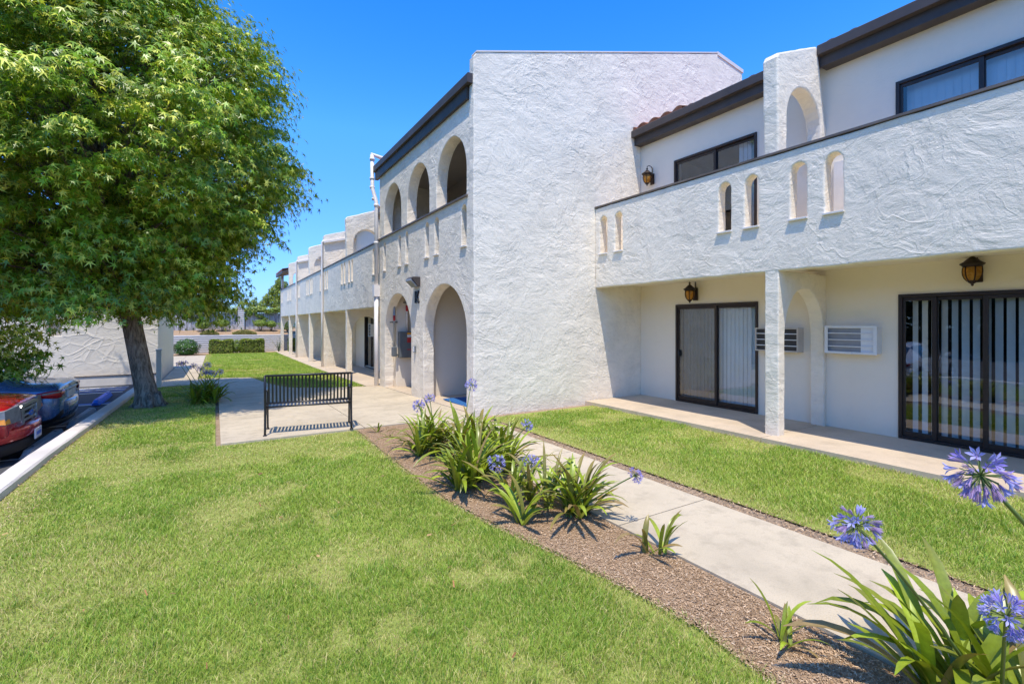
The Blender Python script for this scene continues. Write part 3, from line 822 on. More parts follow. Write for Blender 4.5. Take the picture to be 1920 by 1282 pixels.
# ================================================================== THINGS FIXED TO THE BUILDING
def lantern(xw, y, z, s=1.0, label=None, group='amber wall lanterns'):
    """z is the top of the cap"""
    r = empty('wall_lantern', (xw, y, z - 0.3 * s), 0, label, 'wall lantern', group)
    cx = xw - 0.19 * s
    off = (xw, y, z - 0.3 * s)
    m = MB()
    m.lathe(cx, y, [(0.0, z + 0.055 * s), (0.012 * s, z + 0.05 * s), (0.026 * s, z + 0.035 * s), (0.012 * s, z + 0.022 * s), (0.016 * s, z + 0.008 * s), (0.035 * s, z - 0.005 * s),
                    (0.085 * s, z - 0.055 * s), (0.118 * s, z - 0.075 * s), (0.118 * s, z - 0.085 * s), (0.095 * s, z - 0.105 * s), (0.088 * s, z - 0.12 * s), (0.0, z - 0.12 * s)], 20)
    m.build('cap', M['lantern'], r, off)
    gz = [(0.086, -0.12), (0.090, -0.17), (0.086, -0.215), (0.072, -0.255), (0.05, -0.285), (0.034, -0.297)]
    MB().lathe(cx, y, [(a * s, z + b * s) for a, b in gz], 20).build('glass_bowl', M['amber'], r, off)
    m = MB()
    for k in range(6):
        an = k * PI / 3 + 0.55
        m.tube([(cx + math.cos(an) * a * s * 1.03, y + math.sin(an) * a * s * 1.03, z + b * s) for a, b in gz], 0.0075 * s, 6)
    m.lathe(cx, y, [(0.05 * s, z - 0.285 * s), (0.036 * s, z - 0.31 * s), (0.012 * s, z - 0.33 * s), (0.014 * s, z - 0.345 * s), (0.0, z - 0.355 * s)], 14)
    m.build('frame', M['lantern'], r, off)
    MB().lathe(cx, y, [(0.0, z - 0.15 * s), (0.016 * s, z - 0.16 * s), (0.022 * s, z - 0.20 * s), (0.012 * s, z - 0.24 * s), (0.012 * s, z - 0.29 * s)], 10).build('bulb', M['paper'], r, off)
    m = MB()
    m.box(xw - 0.03, xw - 0.002, y - 0.055 * s, y + 0.055 * s, z - 0.30 * s, z - 0.05 * s, 0.01)
    arc = [(xw - 0.02, y, z - 0.17 * s)]
    for i in range(9):
        an = PI * i / 8
        arc.append((xw - 0.105 * s + 0.085 * s * math.cos(an), y, z + 0.06 * s + 0.055 * s * math.sin(an)))
    m.tube(arc, 0.009 * s, 8)
    m.build('bracket', M['lantern'], r, off)
    return r
lantern(8.1, 7.22, 4.95, 0.95, 'small amber glass lantern high on the balcony wall beside the big gable', 'amber wall lanterns')
lantern(8.1, 6.12, 2.40, 1.0, 'amber glass lantern above the closed sliding door with grey screen')
lantern(8.1, 2.00, 2.46, 1.0, 'amber glass lantern above the wide door with open striped blinds')
lantern(5.73, 9.1, 5.25, 0.8, 'dark lantern hanging inside the tallest upper arch')

def wall_ac(y0, y1, z0, z1, xf, xw, frame, label, open_front):
    r = empty('air_conditioner', (xw, (y0 + y1) / 2, z0), 0, label, 'air conditioner', 'through-wall air conditioners')
    off = (xw, (y0 + y1) / 2, z0); w = 0.022
    m = MB()
    m.box(xf, xw - 0.002, y0, y0 + w, z0, z1).box(xf, xw - 0.002, y1 - w, y1, z0, z1).box(xf, xw - 0.002, y0 + w, y1 - w, z1 - w, z1).box(xf, xw - 0.002, y0 + w, y1 - w, z0, z0 + w)
    m.build('sleeve', frame, r, off)
    m = MB().box(xf + 0.03, xf + 0.05, y0 + w, y1 - w, z0 + w, z1 - w)
    m.build('coil', M['ac_dark'] if open_front else M['ac_grille'], r, off)
    m = MB()
    for i in range(1, 4):
        z = z0 + (z1 - z0) * i / 4
        m.box(xf + 0.004, xf + 0.02, y0 + w, y1 - w, z - 0.007, z + 0.007)
    m.build('louvre', M['ac_white'], r, off)
    if not open_front:
        MB().box(xf + 0.021, xf + 0.029, y0 + w, y0 + (y1 - y0) * 0.3, z0 + w, z1 - w).build('filter_panel', M['ac_white'], r, off)
        q = MB()
        for a, b, c, d in ((y0 - .01, y0 + .035, z0 - .01, z1 + .01), (y1 - .035, y1 + .01, z0 - .01, z1 + .01)):
            q.box(xf - 0.008, xf - 0.001, a, b, c, d)
        q.box(xf - 0.008, xf - 0.001, y0 + .035, y1 - .035, z1 - .02, z1 + .01).box(xf - 0.008, xf - 0.001, y0 + .035, y1 - .035, z0 - .01, z0 + .02)
        q.box(xf - 0.02, xf - 0.009, (y0 + y1) / 2 - 0.03, (y0 + y1) / 2 + 0.05, z0 - 0.012, z0 + 0.018)
        q.build('trim_frame', M['ac_white'], r, off)
    return r
wall_ac(3.01, 3.67, 1.21, 1.60, 7.92, 8.1, M['ac_white'], 'white framed air conditioner with half its grille pale, beside the wide door', False)
wall_ac(4.08, 4.80, 1.18, 1.575, 7.93, 8.1, M['ac_beige'], 'beige air conditioner with dark open slots behind the stucco column', True)
wall_ac(18.02, 18.38, 1.15, 1.62, 4.95, 5.3, M['ac_white'], 'small pale air conditioner box on the far wing wall beyond the downpipe', True)

# floodlight, letter, call box
r = empty('floodlight', (3.9, 10.36, 2.43), 0, 'dark wedge floodlight above the letter between the two lower arches', 'floodlight')
off = (3.9, 10.36, 2.43)
MB().prism([(3.903, 2.48), (3.903, 2.69), (3.74, 2.69), (3.70, 2.655), (3.85, 2.49)], 'Y', 10.18, 10.54).build('housing', M['fascia'], r, off)
MB().prism([(3.695, 2.65), (3.845, 2.482), (3.825, 2.468), (3.675, 2.605)], 'Y', 10.20, 10.52).build('lens', M['lens'], r, off)
def bar2(mb, p, q, w, x0, x1):
    p = Vector(p); q = Vector(q); d = (q - p).normalized(); nrm = Vector((-d.y, d.x)) * w / 2
    mb.prism([tuple(p + nrm), tuple(q + nrm), tuple(q - nrm), tuple(p - nrm)], 'X', x0, x1)
mb = MB(); yk = 10.40; zk = 2.11
mb.box(3.868, 3.903, yk - 0.0, yk + 0.055, zk, zk + 0.27)
bar2(mb, (yk + 0.02, zk + 0.10), (yk - 0.15, zk + 0.262), 0.055, 3.872, 3.904)
bar2(mb, (yk - 0.04, zk + 0.145), (yk - 0.165, zk + 0.008), 0.055, 3.870, 3.9045)
o = mb.build('building_letter', M['black']); tag(o, 'black letter K on the white pier under the floodlight', 'letter sign')
r = empty('call_box', (3.9, 10.48, 0.98), 0, 'tiny grey and white switch box low on the pier between arches', 'switch box')
MB().box(3.86, 3.903, 10.44, 10.53, 0.98, 1.13, 0.006).build('housing', M['steel_grey'], r, (3.9, 10.48, 0.98))
MB().box(3.845, 3.859, 10.45, 10.49, 1.0, 1.12).build('cover', M['paper'], r, (3.9, 10.48, 0.98))

# electrical panel on the passage wall
r = empty('electrical_panel', (4.42, 12.64, 0.74), 0, 'grey electrical panel with red and orange stickers in the second arch', 'electrical panel')
off = (4.42, 12.64, 0.74)
MB().box(4.20, 4.70, 12.46, 12.638, 0.72, 1.42, 0.008).build('cabinet', M['steel_grey'], r, off)
MB().box(4.215, 4.685, 12.447, 12.459, 0.735, 1.405, 0.003).build('door', M['steel_grey'], r, off)
MB().box(4.40, 4.56, 12.441, 12.446, 1.34, 1.40).build('orange_sticker', M['orange'], r, off)
MB().box(4.40, 4.56, 12.441, 12.446, 1.28, 1.338).build('white_sticker', M['paper'], r, off)
MB().box(4.40, 4.55, 12.441, 12.446, 1.13, 1.26).build('red_sticker', M['red'], r, off)
MB().box(4.51, 4.64, 12.4405, 12.4455, 1.0, 1.17).build('white_sticker', M['paper'], r, off)
MB().box(4.40, 4.55, 12.441, 12.446, 0.93, 0.955).build('red_sticker', M['red'], r, off)
m = MB().tube([(4.44, 12.57, 1.42), (4.44, 12.57, 2.45)], 0.035, 10); m.build('conduit', M['pipe'], r, off)
m = MB().tube([(4.44, 12.57, 1.98), (4.44, 12.57, 2.14)], 0.037, 10); m.build('red_sticker', M['red'], r, off)
m = MB().box(4.35, 4.53, 12.56, 12.637, 2.2, 2.225); m.build('pipe_strap', M['steel_grey'], r, off)
r = empty('cable_riser', (4.07, 12.6, 0.76), 0, 'thin metal conduit with grey junction box left of the electrical panel', 'conduit')
off = (4.07, 12.6, 0.76); cxx = 4.30 - 0.22
m = MB().tube([(cxx, 12.56, 1.0), (cxx, 12.56, 2.5)], 0.03, 10); m.build('conduit', M['conduit'], r, off)
MB().box(cxx - 0.06, cxx + 0.06, 12.5, 12.637, 0.76, 1.02, 0.02).build('junction_box', M['steel_grey'], r, off)
MB().box(cxx - 0.1, cxx + 0.1, 12.59, 12.637, 1.66, 1.70).build('pipe_strap', M['steel_grey'], r, off)
MB().tube([(cxx, 12.56, 1.72), (cxx, 12.56, 1.86)], 0.0325, 10).build('red_sticker', M['red'], r, off)
MB().tube([(cxx + 0.03, 12.57, 0.8), (4.2, 12.57, 0.8)], 0.022, 8).build('pipe_link', M['steel_grey'], r, off)
# door mat
o = MB().box(4.18, 5.1, 8.25, 9.55, g(8.9) + 0.024, g(8.9) + 0.042, 0.006).build('door_mat', M['mat_blue']); tag(o, 'blue mat on the floor inside the nearest ground arch', 'mat')

# ================================================================== GARAGE
GAR = empty('garage_building', (0, 0, 0), 0, 'low white swirled stucco building beyond the parked cars, partly behind the tree', 'building')
GX = -1.53
wall('front_wall', 'Y', 18.7, 0.2, [(-16, -0.6), (-16, 2.72), (GX, 2.72), (GX, -0.6)], [[(-4.10, 1.28), (-3.80, 1.28), (-3.83, 1.68), (-4.10, 1.68)]], M['stucco_swirl'], GAR, 0.02)
MB().box(-4.3, -3.6, 18.86, 18.899, 1.1, 1.9).build('niche_back', M['sill'], GAR)
MB().box(-3.50, GX + 0.0, 18.64, 18.699, -0.5, 0.06, 0.006).build('plinth', M['sill'], GAR)
MB().box(-3.52, GX + 0.0, 18.62, 18.699, 0.061, 0.085).build('plinth_flashing', M['cap'], GAR)
wall('side_wall', 'X', GX - 0.20, 0.2, [(18.9, -0.6), (18.9, 2.70), (25.1, 2.70), (25.1, -0.6)], (), M['stucco_plain'], GAR, 0.02)
wall('rear_wall', 'Y', 24.9, 0.2, [(-16, -0.6), (-16, 2.70), (GX - 0.2, 2.70), (GX - 0.2, -0.6)], (), M['stucco_plain'], GAR, 0.02)
MB().box(-16, GX - 0.2, 18.9, 24.9, 2.5, 2.6).build('roof', M['conc'], GAR)

# ================================================================== BACK: RETAINING WALL, FENCE
o = wall('retaining_wall', 'Y', 38.0, 0.35, [(-14, -0.8), (-14, 0.84), (16, 0.84), (16, -0.8)], (), M['block'], None, 0.02, 0.4, 0.01)
tag(o, 'low white block retaining wall behind the clipped hedges', 'retaining wall')
def pillar(x, y, z0, z1, w, label):
    r = empty('fence_pillar', (x, y, z0), 0, label, 'pillar', 'white block fence pillars')
    MB().box(x - w / 2, x + w / 2, y - w / 2, y + w / 2, z0, z1 - 0.1, 0.02).build('shaft', M['block'], r, (x, y, z0))
    MB().box(x - w / 2 - 0.02, x + w / 2 + 0.02, y - w / 2 - 0.02, y + w / 2 + 0.02, z1 - 0.099, z1, 0.02).build('pillar_cap', M['block'], r, (x, y, z0))
pillar(1.61, 40.95, 1.0, 2.86, 0.40, 'white block pillar standing alone between the two fence panels')
pillar(4.62, 40.95, 1.0, 2.6, 0.40, 'white block pillar mostly behind the corner of the balcony')
def fence(x0, x1, label):
    r = empty('board_fence', ((x0 + x1) / 2, 41.0, 1.0), 0, label, 'fence', 'grey board fences')
    off = ((x0 + x1) / 2, 41.0, 1.0)
    mb = MB(); x = x0
    while x < x1:
        h = 2.42 + rnd.uniform(-0.02, 0.02)
        mb.box(x, min(x + 0.143, x1), 40.98 + rnd.uniform(-.006, .006), 41.0, 1.38, h); x += 0.15
    mb.build('boards', M['fence'], r, off)
    MB().box(x0, x1, 40.94, 41.03, 2.46, 2.54).build('top_rail', M['fence'], r, off)
    MB().box(x0, x1, 40.95, 40.975, 1.1, 1.376).build('kick_board', M['fence'], r, off)
fence(-3.2, 1.38, 'grey weathered board fence behind the tree, short of the pillar')
fence(1.84, 4.40, 'grey weathered board fence with vines, between pillar and building')

# ================================================================== BENCH
def make_bench(x, y, rz, z):
    r = empty('park_bench', (x, y, z), rz, 'black slatted steel bench seen from behind at the edge of the plaza', 'bench')
    L = 0.595
    for s in (-1, 1):
        m = MB()  # rear leg running up into the back post
        m.tube([(s * L, -0.03, 0), (s * L, 0.0, 0.10), (s * L, 0.025, 0.40), (s * L, 0.0, 0.62), (s * L, -0.035, 0.872)], 0.0165, 10)
        m.lathe(s * L, -0.03, [(0.026, 0.0), (0.026, 0.012), (0.0, 0.012)], 10)
        m.build('rear_leg', M['bench'], r)
        m = MB()
        m.tube([(s * L, 0.49, 0), (s * L, 0.46, 0.12), (s * L, 0.445, 0.40), (s * L, 0.465, 0.56), (s * L, 0.455, 0.605), (s * L, 0.40, 0.625), (s * L, 0.2, 0.625), (s * L, 0.02, 0.64)], 0.0145, 10)
        m.lathe(s * L, 0.49, [(0.024, 0.0), (0.024, 0.012), (0.0, 0.012)], 10)
        m.build('front_leg', M['bench'], r)
        MB().box(s * L - 0.022, s * L + 0.022, 0.04, 0.43, 0.632, 0.648, 0.005).build('armrest', M['bench'], r)
        m = MB()
        for k in range(3):
            c = 0.12 + 0.11 * k; rr = 0.05
            m.tube([(s * L, c + rr * math.cos(a), 0.335 + rr * math.sin(a)) for a in [2 * PI * i / 14 for i in range(15)]], 0.006, 6, False)
        m.tube([(s * L, 0.03, 0.385), (s * L, 0.12, 0.29), (s * L, 0.24, 0.265), (s * L, 0.36, 0.29), (s * L, 0.45, 0.385)], 0.008, 6)
        m.build('scroll_bracket', M['bench'], r)
    m = MB()
    m.tube([(-L, -0.036, 0.868), (L, -0.036, 0.868)], 0.017, 10)
    m.tube([(-L, 0.018, 0.462), (L, 0.018, 0.462)], 0.012, 8)
    n = 23
    for i in range(n):
        xx = -L + 2 * L * (i + 1) / (n + 1)
        V = []
        for (yy, zz) in ((0.018, 0.462), (0.004, 0.6), (-0.015, 0.75), (-0.034, 0.866)):
            V += [(xx - 0.0125, yy - 0.003, zz), (xx + 0.0125, yy - 0.003, zz), (xx + 0.0125, yy + 0.003, zz), (xx - 0.0125, yy + 0.003, zz)]
        F = []
        for k in range(3):
            for q in range(4): F.append((k * 4 + q, k * 4 + (q + 1) % 4, k * 4 + 4 + (q + 1) % 4, k * 4 + 4 + q))
        m.add(V, F)
    m.build('backrest', M['bench'], r)
    m = MB()
    m.tube([(-L, 0.03, 0.405), (L, 0.03, 0.405)], 0.013, 8)
    m.tube([(-L, 0.455, 0.40), (L, 0.455, 0.40)], 0.013, 8)
    for i in range(n):
        xx = -L + 2 * L * (i + 1) / (n + 1)
        pr = [(0.03, 0.408), (0.10, 0.405), (0.22, 0.404), (0.34, 0.416), (0.42, 0.424), (0.458, 0.405)]
        V = []
        for (yy, zz) in pr:
            V += [(xx - 0.0145, yy, zz - 0.003), (xx + 0.0145, yy, zz - 0.003), (xx + 0.0145, yy, zz + 0.003), (xx - 0.0145, yy, zz + 0.003)]
        F = []
        for k in range(len(pr) - 1):
            for q in range(4): F.append((k * 4 + q, k * 4 + (q + 1) % 4, k * 4 + 4 + (q + 1) % 4, k * 4 + 4 + q))
        m.add(V, F)
    m.build('seat', M['bench'], r)
    return r
make_bench(1.20, 7.69, math.radians(-9), 0.019)

# ================================================================== CARS
def half(w, zb, zm, zbelt, wr, zr, wb=0.92, flat=0.62):
    return [(0, zb), (w * wb, zb), (w * 0.985, zb + 0.07), (w, zm), (w * 0.965, zbelt), (wr, zr - 0.035), (wr * flat, zr - 0.004), (0, zr)]
def loft(stations, matfn, mats, subsurf=2):
    rows = len(stations[0][1]); V = []; F = []; mi = []
    ring = 2 * rows - 2
    for x, hp in stations:
        for (yy, zz) in hp: V.append((x, yy, zz))
        for (yy, zz) in hp[-2:0:-1]: V.append((x, -yy, zz))
    for i in range(len(stations) - 1):
        for k in range(ring):
            k2 = (k + 1) % ring
            F.append((i * ring + k, i * ring + k2, (i + 1) * ring + k2, (i + 1) * ring + k))
            row = k if k < rows - 1 else ring - 1 - k
            mi.append(matfn(i, row))
    # end caps as quads across the ring
    for base, flip in ((0, False), ((len(stations) - 1) * ring, True)):
        for k in range(rows - 1):
            a = base + k; b = base + k + 1
            c = base + (ring - k - 1) % ring; d = base + (ring - k) % ring
            q = [a, b, c, d]; q = list(dict.fromkeys(q))
            if len(q) >= 3:
                F.append(tuple(q if flip else q[::-1])); mi.append(0)
    me = bpy.data.meshes.new('loft'); me.from_pydata(V, [], F)
    for p, m_ in zip(me.polygons, mi): p.material_index = m_; p.use_smooth = True
    for m_ in mats: me.materials.append(m_)
    ob = bpy.data.objects.new('loft_tmp', me); COL.objects.link(ob)
    sm = ob.modifiers.new('s', 'SUBSURF'); sm.levels = subsurf; sm.render_levels = subsurf
    dg = bpy.context.evaluated_depsgraph_get(); dg.update()
    out = bpy.data.meshes.new_from_object(ob.evaluated_get(dg))
    bpy.data.objects.remove(ob); bpy.data.meshes.remove(me)
    res = {}
    for k in range(len(mats)):
        bm = bmesh.new(); bm.from_mesh(out)
        bmesh.ops.delete(bm, geom=[f for f in bm.faces if f.material_index != k], context='FACES')
        bmesh.ops.recalc_face_normals(bm, faces=bm.faces[:])
        for f in bm.faces: f.material_index = 0
        m2 = bpy.data.meshes.new('part'); bm.to_mesh(m2); bm.free(); res[k] = m2
    bpy.data.meshes.remove(out)
    return res
def islands(me):
    bm = bmesh.new(); bm.from_mesh(me); bm.faces.ensure_lookup_table()
    seen = set(); groups = []
    for f in bm.faces:
        if f.index in seen: continue
        st = [f]; gset = []
        seen.add(f.index)
        while st:
            q = st.pop(); gset.append(q.index)
            for e in q.edges:
                for n in e.link_faces:
                    if n.index not in seen: seen.add(n.index); st.append(n)
        groups.append(set(gset))
    bm.free(); out = []
    for gs in groups:
        b2 = bmesh.new(); b2.from_mesh(me); b2.faces.ensure_lookup_table()
        bmesh.ops.delete(b2, geom=[f for f in b2.faces if f.index not in gs], context='FACES')
        m2 = bpy.data.meshes.new('window'); b2.to_mesh(m2); b2.free(); out.append(m2)
    return out
def wheel(root, x, y, r, w, side):
    z = r; t = MB()
    def ly(prof, mb, n=28):
        V = []; F = []
        for rr, yy in prof:
            for k in range(n):
                a = 2 * PI * k / n; V.append((x + rr * math.cos(a), y + side * yy, z + rr * math.sin(a)))
        for i in range(len(prof) - 1):
            for k in range(n):
                F.append((i * n + k, i * n + (k + 1) % n, (i + 1) * n + (k + 1) % n, (i + 1) * n + k))
        mb.add(V, F, True)
    ly([(r * 0.62, -w), (r * 0.95, -w), (r, -w * 0.8), (r, -0.02), (r * 0.95, 0.0), (r * 0.64, 0.0), (r * 0.62, -0.03)], t)
    wo = t.build('wheel', M['rubber'], root)
    q = MB(); ly([(r * 0.63, -0.02), (r * 0.60, 0.002), (r * 0.55, -0.03), (r * 0.52, -0.06)], q)
    for k in range(7):
        a = 2 * PI * k / 7; ca, sa = math.cos(a), math.sin(a)
        p0 = (x + ca * r * 0.1, y - side * 0.015, z + sa * r * 0.1); p1 = (x + ca * r * 0.57, y - side * 0.012, z + sa * r * 0.57)
        q.tube([p0, p1], [r * 0.10, r * 0.065], 6)
    ly([(0.0, 0.0), (r * 0.12, -0.004), (r * 0.16, -0.03)], q)
    q.build('rim', M['alloy'], wo)
    d = MB(); ly([(r * 0.57, -0.065), (0.0, -0.066)], d); d.build('brake_disc', M['ac_dark'], wo)
def wheel_arch(root, x, y, r, side):
    m = MB(); n = 24; V = []; F = []
    for rr, yy in ((r * 1.13, 0.0), (r * 1.10, 0.012), (r * 1.02, 0.008), (r * 1.0, -0.08), (0.0, -0.08)):
        for k in range(n + 1):
            a = -0.25 + (PI + 0.5) * k / n
            V.append((x + rr * math.cos(a), y + side * yy, r + rr * math.sin(a)))
    for i in range(4):
        for k in range(n): F.append((i * (n + 1) + k, i * (n + 1) + k + 1, (i + 1) * (n + 1) + k + 1, (i + 1) * (n + 1) + k))
    m.add(V, F, True); m.build('wheel_arch', M['black'], root)

def smooth_bumper(root, name, mat, yh, xc, xe, z0, z1, bulge=0.03, sgn=1, p=2.6):
    V = []; F = []; ny = 29
    prof = [(-0.25, z0 + 0.015), (-0.03, z0), (0.6 * bulge, z0 + 0.03), (bulge, (z0 + z1) / 2), (0.7 * bulge, z1 - 0.03), (-0.015, z1 - 0.004), (-0.06, z1), (-0.25, z1)]
    n = len(prof)
    for i in range(ny):
        t = -1 + 2 * i / (ny - 1); yy = yh * math.sin(t * PI / 2) if True else yh * t
        q = abs(yy / yh) ** p
        for (dx, z) in prof:
            V.append((sgn * (xc + (xe - xc) * q + dx * (1 - 0.35 * q)), yy, z))
    for i in range(ny - 1):
        for k in range(n - 1): F.append((i * n + k, i * n + k + 1, (i + 1) * n + k + 1, (i + 1) * n + k))
    F.append(tuple(range(n))); F.append(tuple(range((ny - 1) * n, ny * n)))
    return MB().add(V, F, True).build(name, M[mat], root)

def make_sedan(loc, rz, paint, label, tilt=0.0):
    r = empty('parked_sedan', loc, rz, label, 'car', 'cars parked along the kerb'); r.rotation_euler[0] = tilt
    S = [
        (2.42, half(0.62, 0.36, 0.50, 0.60, 0.50, 0.64)), (2.30, half(0.80, 0.24, 0.48, 0.66, 0.62, 0.71)), (2.0, half(0.88, 0.20, 0.50, 0.74, 0.72, 0.79)),
        (1.4, half(0.905, 0.20, 0.52, 0.82, 0.74, 0.88)), (0.95, half(0.91, 0.20, 0.54, 0.87, 0.74, 0.94)), (0.82, half(0.91, 0.20, 0.54, 0.88, 0.74, 0.97)),
        (0.05, half(0.91, 0.20, 0.54, 0.90, 0.56, 1.37)), (-0.05, half(0.91, 0.20, 0.54, 0.90, 0.57, 1.39)), (-0.35, half(0.91, 0.20, 0.54, 0.905, 0.58, 1.415)), (-0.45, half(0.91, 0.20, 0.54, 0.905, 0.58, 1.415)),
        (-0.95, half(0.91, 0.20, 0.55, 0.91, 0.565, 1.39)), (-1.10, half(0.91, 0.20, 0.55, 0.91, 0.555, 1.365)),
        (-1.68, half(0.905, 0.22, 0.56, 0.91, 0.66, 1.03)), (-1.82, half(0.90, 0.22, 0.56, 0.905, 0.70, 0.985)), (-2.15, half(0.875, 0.24, 0.56, 0.885, 0.70, 0.965)), (-2.28, half(0.84, 0.26, 0.56, 0.87, 0.68, 0.955)),
        (-2.34, half(0.80, 0.34, 0.58, 0.85, 0.64, 0.925)), (-2.365, half(0.74, 0.38, 0.58, 0.80, 0.58, 0.875)), (-2.372, half(0.66, 0.42, 0.58, 0.74, 0.50, 0.80))]
    def mf(i, row):
        if 5 <= i < 6 and row >= 5: return 1            # windscreen
        if 11 <= i < 12 and row >= 5: return 1          # rear window
        if row == 4 and (i in (7, 9, 10, 6)) : return 1 # side windows
        if row == 4 and i in (8,): return 2
        if row <= 1: return 2
        return 0
    res = loft(S, mf, [M[paint], M['carglass'], M['black']])
    link('body', res[0], M[paint], r); link('underbody', res[2], M['black'], r)
    for me in islands(res[1]): link('window', me, M['carglass'], r)
    for s in (-1, 1):
        # wrap-around tail lamp
        path = [(-2.02, 0.900), (-2.16, 0.890), (-2.27, 0.852), (-2.345, 0.78), (-2.375, 0.66), (-2.385, 0.50)]
        h0 = [0.785, 0.745, 0.73, 0.72, 0.72, 0.725]; h1 = [0.795, 0.83, 0.845, 0.85, 0.85, 0.845]
        V = []; F = []
        for (px, py), a, b in zip(path, h0, h1): V += [(px - 0.0, s * (py + 0.004), a), (px - 0.006, s * (py + 0.004), b)]
        for k in range(len(path) - 1): F.append((2 * k, 2 * k + 2, 2 * k + 3, 2 * k + 1))
        nV = len(V); V += [(v[0] * 0.97, v[1] * 0.95, v[2]) for v in V[:nV]]
        for k in range(len(path) - 1):
            F.append((2 * k + 1, 2 * k + 3, nV + 2 * k + 3, nV + 2 * k + 1)); F.append((2 * k, nV + 2 * k, nV + 2 * k + 2, 2 * k + 2))
        tl = MB().add(V, F, True).build('tail_lamp', M['tail'], r)
        V = []; F = []
        for (px, py), b in list(zip(path, h1))[1:5]: V += [(px - 0.009, s * (py + 0.007), b - 0.035), (px - 0.012, s * (py + 0.007), b - 0.006)]
        for k in range(3): F.append((2 * k, 2 * k + 2, 2 * k + 3, 2 * k + 1))
        MB().add(V, F, True).build('clear_lens', M['lens'], tl)
        for (wx) in (1.42, -1.42):
            wheel_arch(r, wx, s * 0.905, 0.33, s); wheel(r, wx, s * 0.915, 0.325, 0.22, s)
        MB().box(0.70, 0.86, s * 1.0 - 0.09, s * 1.0 + 0.07, 0.93, 1.06, 0.03).build('wing_mirror', M[paint], r)
        for hx in (0.05, -0.85):
            MB().box(hx - 0.09, hx + 0.09, s * 0.915 - 0.008, s * 0.915 + 0.02, 0.77, 0.80, 0.008).build('door_handle', M[paint], r)
        MB().box(2.14, 2.30, s * 0.72 - 0.12, s * 0.72 + 0.10, 0.60, 0.70, 0.03).build('headlight', M['lens'], r)
    MB().box(-2.395, -2.365, -0.26, 0.26, 0.67, 0.785, 0.006).build('number_plate', M['paper'], r)
    MB().box(-2.40, -2.36, -0.42, 0.42, 0.80, 0.825, 0.006).build('boot_trim', M['chrome'], r)
    smooth_bumper(r, 'rear_bumper', paint, 0.905, 2.40, 2.02, 0.30, 0.64, 0.055, -1, 2.8)
    smooth_bumper(r, 'rear_diffuser', 'black', 0.86, 2.37, 2.05, 0.19, 0.31, 0.03, -1, 2.8)
    m = MB(); m.prism([(-0.80, 1.40), (-1.02, 1.385), (-1.02, 1.43), (-0.97, 1.45)], 'Y', -0.02, 0.02); m.build('aerial_fin', M[paint], r)
    MB().box(2.40, 2.44, -0.4, 0.4, 0.36, 0.54, 0.01).build('grille', M['black'], r)
    return r
make_sedan((-4.74, 12.32, lot(12.32)), PI, 'paint_blue', 'steel blue sedan with red tail lamp, parked nose away behind the red truck', -math.radians(1.5))
make_sedan((-5.0, 7.2, lot(7.2)), PI, 'paint_white', 'white sedan parked beyond the left edge, only mirrored in the glass doors', 0.0)

